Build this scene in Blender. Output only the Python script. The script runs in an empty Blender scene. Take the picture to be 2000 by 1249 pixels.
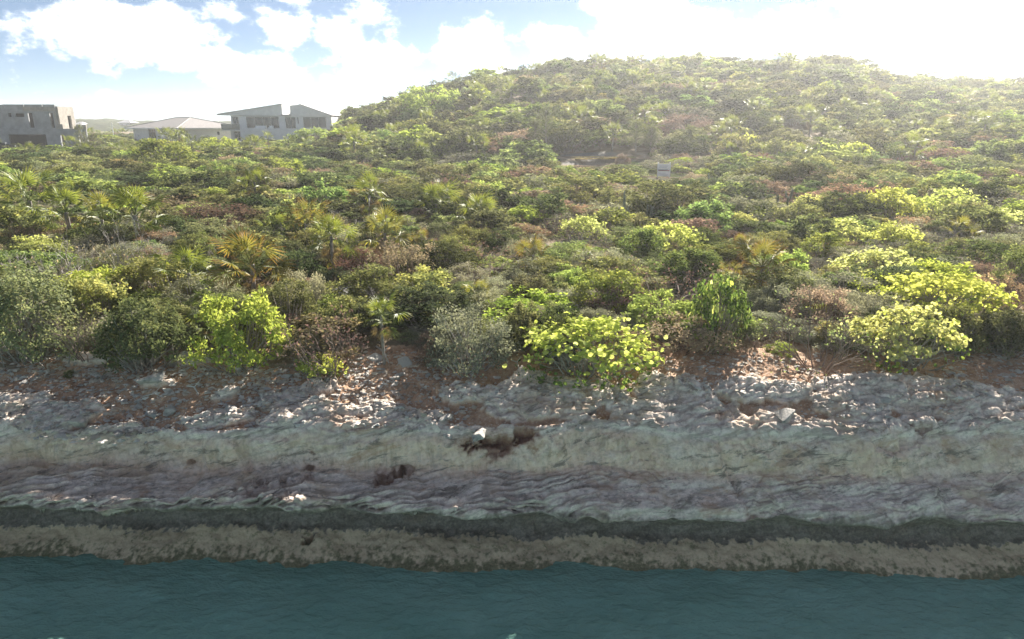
import bpy, bmesh, math, random
import numpy as np
from mathutils import Vector, Matrix

# ------------------------------------------------------------------ camera, sky, sun, exposure
sc = bpy.context.scene
R = math.radians
CAMZ, PITCH, FPX = 7.0, R(16.0), 1333.0
cam = bpy.data.cameras.new('camera'); cam.sensor_width = 36.0; cam.lens = 36.0 * FPX / 2000.0
cam.clip_start = 0.1; cam.clip_end = 5000
camo = bpy.data.objects.new('camera', cam); sc.collection.objects.link(camo)
camo.location = (0, 0, CAMZ); camo.rotation_euler = (R(90) - PITCH, 0, 0)
sc.camera = camo

SUN_EL, SUN_AZ = R(29), R(22)          # azimuth to the right of the view direction (+Y)
EXPOSURE = 2.75
SUN_STRENGTH, SKY_STRENGTH = 2.7, 0.05
HAZE_DENSITY, HAZE_G = 0.00065, 0.6

sd = Vector((math.sin(SUN_AZ) * math.cos(SUN_EL), math.cos(SUN_AZ) * math.cos(SUN_EL), math.sin(SUN_EL)))
sun = bpy.data.lights.new('sun', 'SUN'); sun.energy = SUN_STRENGTH; sun.angle = R(0.53); sun.color = (1.0, 0.93, 0.82)
suno = bpy.data.objects.new('sun', sun); sc.collection.objects.link(suno)
suno.rotation_euler = sd.to_track_quat('Z', 'Y').to_euler(); suno.location = sd * 80

def pix_dir(px, py):
    a = (px - 1000.0) / FPX; b = (624.5 - py) / FPX
    return Vector((a, math.cos(PITCH) + b * math.sin(PITCH), -math.sin(PITCH) + b * math.cos(PITCH)))

def make_world():
    w = bpy.data.worlds.new('World'); sc.world = w; w.use_nodes = True
    w.cycles.sampling_method = 'MANUAL'; w.cycles.sample_map_resolution = 512
    nt = w.node_tree; N = nt.nodes; L = nt.links
    for n in list(N): N.remove(n)
    out = N.new('ShaderNodeOutputWorld'); bg = N.new('ShaderNodeBackground')
    bg.inputs['Strength'].default_value = SKY_STRENGTH
    sky = N.new('ShaderNodeTexSky'); sky.sky_type = 'NISHITA'; sky.sun_disc = False
    sky.sun_elevation = SUN_EL; sky.sun_rotation = SUN_AZ
    sky.altitude = 0; sky.air_density = 0.5; sky.dust_density = 0.0; sky.ozone_density = 1.6
    tc = N.new('ShaderNodeTexCoord')
    def math_(op, a, b=None, clamp=False):
        m = N.new('ShaderNodeMath'); m.operation = op; m.use_clamp = clamp
        for i, v in enumerate((a, b)):
            if v is None: continue
            if isinstance(v, (int, float)): m.inputs[i].default_value = v
            else: L.new(v, m.inputs[i])
        return m.outputs[0]
    def vmath(op, a, b):
        m = N.new('ShaderNodeVectorMath'); m.operation = op
        for i, v in enumerate((a, b)):
            if isinstance(v, (tuple, list, Vector)): m.inputs[i].default_value = v
            else: L.new(v, m.inputs[i])
        return m
    nrm = vmath('NORMALIZE', tc.outputs['Generated'], (0, 0, 0)).outputs[0]
    p = vmath('MULTIPLY', nrm, (1, 1, 1.6)).outputs[0]
    def noise(vec, scale, detail, rough, dist=0.0):
        n = N.new('ShaderNodeTexNoise'); n.inputs['Scale'].default_value = scale
        n.inputs['Detail'].default_value = detail; n.inputs['Roughness'].default_value = rough
        n.inputs['Distortion'].default_value = dist
        L.new(vec, n.inputs['Vector']); return n.outputs[0]
    up = vmath('ADD', p, (sd.x * 0.012, sd.y * 0.012, 0.022)).outputs[0]
    blobs = None
    def density(vec, blobs=None):
        broad = noise(vec, 3.3, 2, 0.5)
        fine = noise(vec, 11.0, 7, 0.62, 0.1)
        acc = math_('ADD', math_('MULTIPLY', math_('SUBTRACT', broad, 0.465), 1.6), math_('MULTIPLY', math_('SUBTRACT', fine, 0.5), 2.5))
        if blobs is not None: return math_('ADD', acc, blobs), blobs
        bs = None
        for (cx, cy, r, k) in CLOUDS:
            k *= .8 if cx < 820 else 1.0
            d = pix_dir(cx, cy).normalized(); c = (d.x, d.y, d.z * 1.6)
            dist = vmath('DISTANCE', vec, c).outputs['Value']
            mr = N.new('ShaderNodeMapRange'); mr.interpolation_type = 'SMOOTHSTEP'
            mr.inputs['From Min'].default_value = r; mr.inputs['From Max'].default_value = r * 0.25
            mr.inputs['To Min'].default_value = 0; mr.inputs['To Max'].default_value = k
            L.new(dist, mr.inputs['Value'])
            bs = mr.outputs[0] if bs is None else math_('MAXIMUM', bs, mr.outputs[0])
        return math_('ADD', acc, bs), bs
    d0, blobs = density(p); d1, _ = density(up, blobs)
    mask = N.new('ShaderNodeMapRange'); mask.interpolation_type = 'SMOOTHSTEP'
    mask.inputs['From Min'].default_value = 0.22; mask.inputs['From Max'].default_value = 1.15
    L.new(d0, mask.inputs['Value'])
    # thin where the air above is clear (sunlit rim), thick bodies turn greyer
    lit = N.new('ShaderNodeMapRange'); lit.inputs['From Min'].default_value = 0.15; lit.inputs['From Max'].default_value = 1.0
    lit.inputs['To Min'].default_value = 1.0; lit.inputs['To Max'].default_value = 0.0
    L.new(d1, lit.inputs['Value'])
    cmix = N.new('ShaderNodeMix'); cmix.data_type = 'RGBA'
    cmix.inputs['A'].default_value = CLOUD_BODY; cmix.inputs['B'].default_value = CLOUD_RIM
    L.new(lit.outputs[0], cmix.inputs['Factor'])
    fin = N.new('ShaderNodeMix'); fin.data_type = 'RGBA'
    L.new(mask.outputs[0], fin.inputs['Factor'])
    hs = N.new('ShaderNodeHueSaturation'); hs.inputs['Saturation'].default_value = 0.85; hs.inputs['Hue'].default_value = 0.495; hs.inputs['Value'].default_value = 0.34
    L.new(sky.outputs[0], hs.inputs['Color']); L.new(hs.outputs[0], fin.inputs['A']); L.new(cmix.outputs['Result'], fin.inputs['B'])
    L.new(fin.outputs['Result'], bg.inputs['Color']); L.new(bg.outputs[0], out.inputs[0])

CLOUD_BODY = (7.6, 7.4, 7.2, 1); CLOUD_RIM = (28.0, 26.8, 25.6, 1)
CLOUDS = [  # pixel where each cloud stands in the sky -> direction, angular radius, weight
    (20, 90, .085, .45), (130, 60, .07, .3), (200, 70, .085, .4), (290, 100, .07, .45), (340, 45, .07, .35), (440, 45, .06, .35), (560, 40, .08, .45), (640, 55, .07, .4),
    (780, 2, .08, .35), (430, 130, .06, .4), (540, 150, .07, .4), (720, 150, .09, .5), (790, 120, .05, .3), (900, 60, .06, .5), (940, 110, .09, .6),
    (1180, 8, .06, .45), (1100, 100, .09, .6), (1210, 70, .08, .7), (1290, 50, .07, .8), (1370, 105, .07, .6),
    (1660, 90, .07, .6), (1740, 60, .08, .8), (1800, 50, .09, .8), (1880, 60, .10, .8), (1960, 60, .10, .7), (1800, 120, .08, .5), (1950, 130, .09, .6), (1440, 110, .06, .4)]
make_world()

sc.view_settings.view_transform = 'Standard'; sc.view_settings.look = 'None'
sc.view_settings.gamma = 1.0; sc.view_settings.exposure = EXPOSURE; sc.view_settings.use_curve_mapping = False
sc.render.engine = 'CYCLES'
cy = sc.cycles
cy.use_denoising = True
try: cy.denoiser = 'OPENIMAGEDENOISE'; cy.denoising_prefilter = 'ACCURATE'
except Exception: pass
cy.max_bounces = 7; cy.diffuse_bounces = 3; cy.glossy_bounces = 2; cy.transmission_bounces = 4
cy.transparent_max_bounces = 8; cy.volume_bounces = 1; cy.caustics_reflective = False; cy.caustics_refractive = False
cy.sample_clamp_indirect = 6.0

# ------------------------------------------------------------------ helpers
C = sc.collection
rng = np.random.default_rng(11)
_perm = np.tile(np.random.default_rng(5).permutation(256), 3).astype(np.int32)
_g = np.random.default_rng(6).normal(size=(256, 3)).astype(np.float32); _g /= np.linalg.norm(_g, axis=1)[:, None]
def pn(x, y, z=0.0):
    """gradient noise, about -1..1"""
    x, y, z = np.broadcast_arrays(np.asarray(x, np.float32), np.asarray(y, np.float32), np.asarray(z, np.float32))
    xi = np.floor(x).astype(np.int32); yi = np.floor(y).astype(np.int32); zi = np.floor(z).astype(np.int32)
    xf = x - xi; yf = y - yi; zf = z - zi
    u = xf * xf * xf * (xf * (xf * 6 - 15) + 10); v = yf * yf * yf * (yf * (yf * 6 - 15) + 10); w = zf * zf * zf * (zf * (zf * 6 - 15) + 10)
    xi &= 255; yi &= 255; zi &= 255
    def gr(dx, dy, dz):
        h = _perm[_perm[_perm[(xi + dx) & 255] + ((yi + dy) & 255)] + ((zi + dz) & 255)]
        q = _g[h]
        return q[..., 0] * (xf - dx) + q[..., 1] * (yf - dy) + q[..., 2] * (zf - dz)
    def lerp(a, b, t): return a + (b - a) * t
    a = lerp(lerp(gr(0,0,0), gr(1,0,0), u), lerp(gr(0,1,0), gr(1,1,0), u), v)
    b = lerp(lerp(gr(0,0,1), gr(1,0,1), u), lerp(gr(0,1,1), gr(1,1,1), u), v)
    return lerp(a, b, w) * 1.5
def fbm(x, y, z=0.0, o=4, gain=0.5):
    s = 0; a = 1.0; f = 1.0
    for i in range(o):
        s = s + a * pn(x * f + 17.3 * i, y * f - 9.1 * i, (z * f if not np.isscalar(z) else z * f) + 4.7 * i); a *= gain; f *= 2.03
    return s
def sstep(a, b, x):
    t = np.clip((x - a) / (b - a), 0, 1); return t * t * (3 - 2 * t)

def unit(v): return v / np.maximum(np.linalg.norm(v, axis=-1, keepdims=True), 1e-9)

class Geo:
    """collects vertices, faces, material slots and one float per vertex; build() links ONE mesh"""
    def __init__(s): s.V = []; s.F = []; s.M = []; s.A = []; s.n = 0
    def add(s, V, F, mat=0, a=0.5):
        V = np.asarray(V, np.float32).reshape(-1, 3); F = np.asarray(F, np.int32)
        s.V.append(V); s.F.append(F + s.n); s.M.append(np.full(len(F), mat, np.int32))
        s.A.append(np.broadcast_to(np.asarray(a, np.float32), (len(V),)).copy()); s.n += len(V)
    def box(s, x0, x1, y0, y1, z0, z1, mat=0, a=0.5):
        V = [(x0,y0,z0),(x1,y0,z0),(x1,y1,z0),(x0,y1,z0),(x0,y0,z1),(x1,y0,z1),(x1,y1,z1),(x0,y1,z1)]
        s.add(V, [(0,3,2,1),(4,5,6,7),(0,1,5,4),(1,2,6,5),(2,3,7,6),(3,0,4,7)], mat, a)
    def prism(s, poly, y0, y1, mat=0):
        """polygon in XZ (counter-clockwise seen from -Y) pushed from y0 to y1"""
        n = len(poly); V = [(x, y0, z) for x, z in poly] + [(x, y1, z) for x, z in poly]
        s.add(V, np.array([[i, (i+1) % n, (i+1) % n + n, i + n] for i in range(n)])[:, ::-1], mat)
        s.add(V, [tuple(range(n))], mat); s.add(V, [tuple(range(2*n-1, n-1, -1))], mat)
    def tube(s, pts, rad, sides=4, mat=0, a=0.5):
        P = np.asarray(pts, np.float32); n = len(P)
        T = unit(np.gradient(P, axis=0)); ref = np.array([0.31, 0.17, 0.93]) if abs(T[0][2]) < .9 else np.array([1., .2, .1])
        U = unit(np.cross(T, ref)); W = np.cross(T, U)
        ang = np.arange(sides) * 2 * math.pi / sides
        rad = np.broadcast_to(np.asarray(rad, np.float32), (n,))
        V = (P[:, None] + rad[:, None, None] * (np.cos(ang)[None, :, None] * U[:, None] + np.sin(ang)[None, :, None] * W[:, None])).reshape(-1, 3)
        i = np.arange(n - 1)[:, None] * sides; k = np.arange(sides)[None]; k2 = (k + 1) % sides
        F = np.stack([i + k, i + k2, i + sides + k2, i + sides + k], -1).reshape(-1, 4)
        s.add(V, F, mat, a)
        s.add(V[-sides:], [tuple(range(sides))], mat, a)
    def leaves(s, Cn, D, Nn, Ln, Wd, mat=0, a=0.5, fold=0.12):
        """rhombic leaves: base at Cn, pointing along D, blade normal Nn"""
        n = len(Cn); D = unit(D); S = unit(np.cross(D, Nn)); Nn = np.cross(S, D)
        Ln = np.broadcast_to(np.asarray(Ln), (n,))[:, None]; Wd = np.broadcast_to(np.asarray(Wd), (n,))[:, None]
        m = Cn + D * Ln * .5
        V = np.stack([Cn, m + S * Wd * .5 + Nn * Wd * fold, Cn + D * Ln - Nn * Ln * .08, m - S * Wd * .5 + Nn * Wd * fold], 1).reshape(-1, 3)
        F = np.arange(4 * n).reshape(-1, 4)
        av = np.repeat(np.broadcast_to(np.asarray(a, np.float32), (n,)), 4)
        s.add(V, F, mat, av)
    def round_leaves(s, Cn, Nn, r, mat=0, a=0.5, k=7):
        n = len(Cn); Nn = unit(Nn); ref = unit(np.random.default_rng(n).normal(size=(n, 3)))
        U = unit(np.cross(Nn, ref)); W = np.cross(Nn, U)
        ang = np.arange(k) * 2 * math.pi / k
        r = np.broadcast_to(np.asarray(r), (n,))[:, None, None]
        cup = (np.cos(ang * 2) * .18)[None, :, None]
        V = (Cn[:, None] + r * (np.cos(ang)[None, :, None] * U[:, None] + np.sin(ang)[None, :, None] * W[:, None] + cup * Nn[:, None])).reshape(-1, 3)
        s.add(V, np.arange(n * k).reshape(-1, k), mat, np.repeat(np.broadcast_to(np.asarray(a, np.float32), (n,)), k))
    def mesh(s, name, mats, smooth=False):
        V = np.concatenate(s.V); me = bpy.data.meshes.new(name)
        sizes = np.concatenate([np.full(len(f), f.shape[1], np.int32) for f in s.F])
        loops = np.concatenate([f.ravel() for f in s.F])
        me.vertices.add(len(V)); me.vertices.foreach_set('co', V.ravel())
        me.loops.add(len(loops)); me.loops.foreach_set('vertex_index', loops)
        me.polygons.add(len(sizes)); st = np.zeros(len(sizes), np.int32); st[1:] = np.cumsum(sizes)[:-1]
        me.polygons.foreach_set('loop_start', st)
        me.polygons.foreach_set('material_index', np.concatenate(s.M))
        me.polygons.foreach_set('use_smooth', np.full(len(sizes), smooth))
        for m in mats: me.materials.append(m)
        at = me.attributes.new('rnd', 'FLOAT', 'POINT'); at.data.foreach_set('value', np.concatenate(s.A))
        me.update(calc_edges=True); me.validate(clean_customdata=False)
        return me
    def build(s, name, mats, parent=None, smooth=False):
        if not isinstance(mats, (list, tuple)): mats = [mats]
        return link(name, s.mesh(name, mats, smooth), parent)

def link(name, data, parent=None):
    o = bpy.data.objects.new(name, data); C.objects.link(o)
    if parent is not None: o.parent = parent
    return o
def tag(o, label=None, cat=None, group=None, kind=None):
    if label: o['label'] = label
    if cat: o['category'] = cat
    if group: o['group'] = group
    if kind: o['kind'] = kind
    return o
def grid_mesh(name, V, attrs=None, mat=None, smooth=True, flip=False):
    """V: (a,b,3) grid"""
    a, b = V.shape[:2]; idx = np.arange(a * b, dtype=np.int32).reshape(a, b)
    F = np.stack([idx[:-1, :-1], idx[:-1, 1:], idx[1:, 1:], idx[1:, :-1]], -1).reshape(-1, 4)
    if flip: F = F[:, ::-1]
    me = bpy.data.meshes.new(name)
    me.vertices.add(a * b); me.vertices.foreach_set('co', V.astype(np.float32).ravel())
    me.loops.add(F.size); me.loops.foreach_set('vertex_index', np.ascontiguousarray(F).ravel())
    me.polygons.add(len(F)); me.polygons.foreach_set('loop_start', np.arange(0, F.size, 4, dtype=np.int32))
    me.polygons.foreach_set('use_smooth', np.full(len(F), smooth))
    for k, v in (attrs or {}).items():
        at = me.attributes.new(k, 'FLOAT', 'POINT'); at.data.foreach_set('value', v.astype(np.float32).ravel())
    if mat: me.materials.append(mat)
    me.update(calc_edges=True)
    return me

# ------------------------------------------------------------------ materials
class NT:
    def __init__(s, name):
        s.m = bpy.data.materials.new(name); s.m.use_nodes = True; s.t = s.m.node_tree; s.N = s.t.nodes; s.L = s.t.links
        for n in list(s.N): s.N.remove(n)
        s.out = s.N.new('ShaderNodeOutputMaterial')
    def put(s, sock, v):
        if v is None: return
        if hasattr(v, 'is_linked') or isinstance(v, bpy.types.NodeSocket): s.L.new(v, sock)
        elif isinstance(v, (tuple, list)):
            sock.default_value = tuple(v) + ((1,) if len(v) == 3 and len(sock.default_value) == 4 else ())
        else: sock.default_value = v
    def noise(s, scale, detail=4, rough=.55, vec=None, dist=0.0, lac=None):
        n = s.N.new('ShaderNodeTexNoise'); n.inputs['Scale'].default_value = scale; n.inputs['Detail'].default_value = detail
        n.inputs['Roughness'].default_value = rough; n.inputs['Distortion'].default_value = dist
        s.L.new(vec if vec is not None else s.coord(), n.inputs['Vector']); return n.outputs[0]
    def coord(s):
        if not hasattr(s, '_c'):
            s._c = s.N.new('ShaderNodeTexCoord').outputs['Object']
        return s._c
    def mapping(s, scale=(1,1,1), rot=(0,0,0), vec=None):
        n = s.N.new('ShaderNodeMapping'); n.inputs['Scale'].default_value = scale; n.inputs['Rotation'].default_value = rot
        s.L.new(vec if vec is not None else s.coord(), n.inputs['Vector']); return n.outputs[0]
    def attr(s, name):
        n = s.N.new('ShaderNodeAttribute'); n.attribute_name = name; return n.outputs['Fac']
    def objrand(s): return s.N.new('ShaderNodeObjectInfo').outputs['Random']
    def math(s, op, a, b=None, clamp=False):
        n = s.N.new('ShaderNodeMath'); n.operation = op; n.use_clamp = clamp
        s.put(n.inputs[0], a); s.put(n.inputs[1], b); return n.outputs[0]
    def ramp(s, fac, *stops):
        n = s.N.new('ShaderNodeValToRGB'); e = n.color_ramp.elements
        while len(e) > 1: e.remove(e[-1])
        e[0].position = stops[0][0]; e[0].color = tuple(stops[0][1]) + (1,)
        for p, c in stops[1:]:
            q = e.new(p); q.color = tuple(c) + (1,)
        s.L.new(fac, n.inputs[0]); return n.outputs[0]
    def rng(s, v, a, b, c=0., d=1., smooth=True):
        n = s.N.new('ShaderNodeMapRange'); n.interpolation_type = 'SMOOTHSTEP' if smooth else 'LINEAR'
        for k, x in zip(('From Min', 'From Max', 'To Min', 'To Max'), (a, b, c, d)): n.inputs[k].default_value = x
        s.L.new(v, n.inputs['Value']); return n.outputs[0]
    def mix(s, f, a, b, mode='MIX'):
        n = s.N.new('ShaderNodeMix'); n.data_type = 'RGBA'; n.blend_type = mode
        s.put(n.inputs['Factor'], f); s.put(n.inputs['A'], a); s.put(n.inputs['B'], b); return n.outputs['Result']
    def bump(s, h, strength=.4, dist=.02, nrm=None):
        n = s.N.new('ShaderNodeBump'); n.inputs['Strength'].default_value = strength; n.inputs['Distance'].default_value = dist
        s.L.new(h, n.inputs['Height'])
        if nrm is not None: s.L.new(nrm, n.inputs['Normal'])
        return n.outputs[0]
    def bsdf(s, col, rough=.8, nrm=None, spec=.3, **kw):
        n = s.N.new('ShaderNodeBsdfPrincipled'); s.put(n.inputs['Base Color'], col); s.put(n.inputs['Roughness'], rough)
        s.put(n.inputs['Specular IOR Level'], spec)
        if nrm is not None: s.L.new(nrm, n.inputs['Normal'])
        for k, v in kw.items(): s.put(n.inputs[k.replace('_', ' ')], v)
        return n.outputs[0]
    def done(s, sh): s.L.new(sh, s.out.inputs['Surface']); return s.m

def leaf_mat(name, c0, c1, c2, trans=.4, tcol=None, rough=.75, spec=.10, vary=.4):
    """c0..c2: darker, usual and odd leaf colours; light shines through the blade"""
    n = NT(name); a = n.attr('rnd'); o = n.objrand()
    col = n.ramp(a, (0, c0), (.55, c1), (1, c2))
    hs = n.N.new('ShaderNodeHueSaturation'); n.L.new(col, hs.inputs['Color'])
    n.put(hs.inputs['Hue'], n.rng(o, 0, 1, .5 - .035 * vary / .35, .5 + .03 * vary / .35, False))
    n.put(hs.inputs['Value'], n.rng(n.math('FRACT', n.math('MULTIPLY', o, 7.13)), 0, 1, 1.3 - vary, 1.3 + vary, False))
    n.put(hs.inputs['Saturation'], n.rng(n.math('FRACT', n.math('MULTIPLY', o, 3.71)), 0, 1, .66, 1.0, False))
    col = hs.outputs[0]
    if spec < .2:
        dn = n.N.new('ShaderNodeBsdfDiffuse'); n.put(dn.inputs['Color'], col); p = dn.outputs[0]
    else: p = n.bsdf(col, rough, spec=spec)
    t = n.N.new('ShaderNodeBsdfTranslucent')
    n.put(t.inputs['Color'], n.mix(1.0, col, tcol or (1.45, 1.4, .95), 'MULTIPLY'))
    m = n.N.new('ShaderNodeMixShader'); m.inputs[0].default_value = trans
    n.L.new(p, m.inputs[1]); n.L.new(t.outputs[0], m.inputs[2])
    return n.done(m.outputs[0])

def simple_mat(name, col, rough=.7, var=.15, scale=4, spec=.3, bump=0.0, **kw):
    n = NT(name); f = n.noise(scale, 5, .6)
    c = n.mix(n.rng(f, .3, .7), tuple(x * (1 - var) for x in col), tuple(min(1, x * (1 + var)) for x in col))
    nr = n.bump(n.noise(scale * 6, 4), bump, .02) if bump else None
    return n.done(n.bsdf(c, rough, nr, spec, **kw))
# ------------------------------------------------------------------ the lie of the land
def el_of_row(row): return math.atan((624.5 - row) / FPX) - PITCH
def tx_of_px(px, row=150.0):
    d = pix_dir(px, row); return d.x / d.y
_CP = [-1200,-300,300,480,560,640,700,780,860,950,1050,1150,1250,1350,1450,1550,1620,1700,1750,1850,2000,2300,2800]
_CR = [262,262,262,258,244,224,207,188,167,141,128,119,109,112,119,113,111,128,148,157,153,150,170]
_CD = [150,150,150,150,145,135,130,124,120,120,122,124,126,128,130,134,138,145,160,168,172,178,180]
_CT = np.array([tx_of_px(p) for p in _CP]); _CD = np.array(_CD, float)
_CZ = np.array([7 + d * math.tan(el_of_row(r)) - 2.0 for r, d in zip(_CR, _CD)])
def ground_z(x, y):
    x = np.asarray(x, float); y = np.asarray(y, float)
    yy = np.maximum(y, 5.0); tx = x / yy
    base = np.interp(yy, [12, 14, 20, 40, 60, 85, 110, 200, 420], [2.2, 2.6, 2.72, 2.8, 3.0, 3.4, 3.9, 4.4, 5.0]) - np.interp(yy, [40, 70, 110, 200], [0, .35, .9, .9]) * sstep(-.15, -.3, tx)
    D = np.interp(tx, _CT, _CD); zc = np.interp(tx, _CT, _CZ)
    y0 = 58.0
    t = np.clip((yy - y0) / (D - y0), 0, 1)
    S = 0.55 * t ** 1.25 + 0.45 * (t * t * (3 - 2 * t))
    h = base + np.maximum(zc - base, 0) * S
    over = np.maximum(yy - D, 0)
    h = h - np.minimum(over * .06 * np.clip((zc - 5) / 10, 0, 1), np.maximum(zc - 5, 0))
    amp = np.interp(yy, [14, 25, 60, 110], [.10, .22, .45, 1.1])
    h = h + amp * fbm(x / 17.0, yy / 17.0, 3.1, 3) * np.where(tx < -.28, .45, 1) + .06 * fbm(x / 2.3, yy / 2.3, 8.0, 2)
    return h
def hit(px, row, H=0.0, ymin=12.6):
    """where the sight line through that pixel meets the land raised by H"""
    d = pix_dir(px, row); d = d / d.y
    ys = np.concatenate([np.arange(ymin, 40, .1), np.arange(40, 260, .4)])
    z = CAMZ + d.z * ys; g = ground_z(d.x * ys, ys) + H
    k = np.argmax(z <= g) if np.any(z <= g) else len(ys) - 1
    return float(d.x * ys[k]), float(ys[k])
def px_per_m(y, z=3.0): return FPX / (y * math.cos(PITCH) + (CAMZ - z) * math.sin(PITCH))

# sandy clearings and tracks where nothing grows: (x, y, rx, ry)
def _clear(px, row, rx, ry):
    x, y = hit(px, row); return (x, y, rx, ry)
CLEAR = [_clear(1150, 317, 2.6, 1.1), _clear(1205, 316, 2.6, .8), _clear(255, 357, 3.0, 1.6), _clear(1150, 302, 2.8, 1.2), _clear(660, 580, .75, 1.0)]
def clear_mask(x, y):
    m = np.zeros(np.broadcast(x, y).shape)
    for cx, cy_, rx, ry in CLEAR:
        m = np.maximum(m, 1 - sstep(.75, 1.15, np.hypot((x - cx) / rx, (y - cy_) / ry)))
    return m

# ---- ground sheet
def ground_material():
    n = NT('scrub soil'); a = n.attr('sand')
    f = n.noise(.9, 8, .6); g = n.noise(11, 6, .65)
    c = n.ramp(f, (.3, (.17, .135, .09)), (.5, (.25, .185, .12)), (.68, (.34, .30, .24)))
    c = n.mix(n.rng(g, .45, .7), c, (.20, .17, .13))
    sand = n.mix(n.rng(g, .35, .65), (.15, .145, .14), (.24, .235, .225))
    c = n.mix(n.math('ADD', a, n.math('MULTIPLY', n.math('SUBTRACT', f, .5), .5), True), c, sand)
    return n.done(n.bsdf(c, .95, n.bump(n.noise(16, 6, .7), .7, .05), .1))
ys = np.concatenate([[12.6], np.geomspace(12.9, 150, 330), np.geomspace(154, 430, 50)])
tx = np.linspace(-2.0, 2.0, 420)
TX, YS = np.meshgrid(tx, ys); XS = TX * (YS + 5)
gz = ground_z(XS, YS)
gz = gz - .10 * (1 - sstep(13.5, 15.5, YS)); gz[0] = -3.0
ground = tag(link('ground', grid_mesh('ground', np.stack([XS, YS, gz], -1), {'sand': clear_mask(XS, YS)}, ground_material())), kind='structure')

# ---- distant hills beyond the houses
def hills_material():
    n = NT('wooded far slope'); f = n.noise(.09, 8, .65); g = n.noise(.5, 6, .7)
    c = n.mix(n.rng(f, .35, .65), (.035, .05, .022), (.075, .095, .035))
    return n.done(n.bsdf(n.mix(n.rng(g, .4, .7), c, (.06, .07, .04)), .9, n.bump(g, 1.0, .8), .1))
hx = np.linspace(-420, 60, 260); hy = np.linspace(300, 424, 50)
HX, HY = np.meshgrid(hx, hy)
hz = 3.5 + (4.5 + 2.2 * fbm(HX / 70, HY / 90, 2.0, 3)) * sstep(300, 345, HY) * sstep(60, -20, HX) + 1.0 * fbm(HX / 7, HY / 7, 1.0, 3) - 1.2 * (HY < 304)
hills = tag(link('hills', grid_mesh('hills', np.stack([HX, HY, hz], -1), None, hills_material())), kind='structure')

# ------------------------------------------------------------------ the limestone shore
#      0 inland      1 scrub edge  2             3 rim         4 under rim   5 face foot   6 bench       7 lip         8 lip foot    9 notch roof  10 back       11            12 pale shelf 13           14 water     15           16          17
PROF = {
 -30: [(15.2,2.62),(13.2,2.38),(12.1,2.08),(11.20,1.76),(11.05,1.60),(10.95,1.22),(10.45,1.18),(9.92,1.15),(9.86,1.00),(10.2,.82),(10.55,.52),(10.45,.33),(10.3,.24),(10.05,.10),(9.85,-.03),(9.5,-.5),(9.0,-1.4),(7,-3.2)],
  -8: [(15.2,2.66),(13.2,2.42),(12.1,2.12),(11.12,1.72),(11.00,1.56),(10.92,1.18),(10.40,1.17),(9.86,1.15),(9.82,1.00),(10.2,.82),(10.55,.52),(10.45,.33),(10.3,.24),(10.05,.10),(9.85,-.03),(9.5,-.5),(9.0,-1.4),(7,-3.2)],
  -4: [(15.2,2.66),(13.2,2.44),(12.1,2.12),(11.02,1.77),(10.84,1.62),(10.84,1.14),(10.34,1.15),(9.84,1.15),(9.78,1.00),(10.15,.82),(10.5,.52),(10.42,.33),(10.25,.23),(9.95,.09),(9.75,-.03),(9.4,-.5),(8.9,-1.4),(7,-3.2)],
   0: [(15.2,2.66),(13.2,2.46),(12.1,2.20),(11.08,1.80),(10.90,1.62),(10.72,1.18),(10.30,1.12),(9.80,1.06),(9.72,.90),(10.1,.75),(10.4,.50),(10.3,.30),(10.1,.20),(9.80,.07),(9.60,-.03),(9.2,-.5),(8.7,-1.4),(7,-3.2)],
   3: [(15.2,2.66),(13.2,2.46),(12.1,2.26),(10.98,1.84),(10.78,1.62),(10.58,1.24),(10.22,1.08),(9.84,.95),(9.74,.80),(9.95,.68),(10.2,.47),(10.15,.30),(9.95,.20),(9.72,.07),(9.62,-.03),(9.2,-.5),(8.7,-1.4),(7,-3.2)],
   6: [(15.2,2.66),(13.2,2.46),(12.1,2.24),(10.92,1.78),(10.72,1.60),(10.50,1.24),(10.18,1.08),(9.84,.93),(9.74,.79),(9.9,.66),(10.12,.46),(10.02,.29),(9.88,.20),(9.6,.07),(9.45,-.03),(9.0,-.5),(8.6,-1.4),(7,-3.2)],
  30: [(15.2,2.66),(13.2,2.48),(12.1,2.24),(11.00,1.80),(10.80,1.62),(10.55,1.24),(10.20,1.08),(9.84,.93),(9.70,.78),(9.85,.66),(10.05,.46),(9.98,.29),(9.8,.19),(9.55,.07),(9.4,-.03),(9.0,-.5),(8.6,-1.4),(7,-3.2)]}
SEGN = [50, 62, 82, 14, 26, 34, 34, 10, 16, 16, 14, 12, 20, 14, 8, 6, 6]
def worley(x, y, z):
    """nearest and second distance and the nearest cell's own random number"""
    xi, yi, zi = (np.floor(q).astype(np.int32) for q in (x, y, z)); f1 = np.full(x.shape, 9., np.float32); f2 = f1.copy(); cid = np.zeros(x.shape, np.float32)
    for dx in (-1, 0, 1):
        for dy in (-1, 0, 1):
            for dz in (-1, 0, 1):
                h = _perm[_perm[_perm[(xi + dx) & 255] + ((yi + dy) & 255)] + ((zi + dz) & 255)]
                px, py, pz = (_perm[h + k] / 255.0 for k in (1, 2, 3))
                d = np.sqrt((xi + dx + px - x) ** 2 + (yi + dy + py - y) ** 2 + (zi + dz + pz - z) ** 2).astype(np.float32)
                n = d < f1; f2 = np.where(n, f1, np.minimum(f2, d)); cid = np.where(n, h / 255.0, cid); f1 = np.where(n, d, f1)
    return f1, f2, cid
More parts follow.
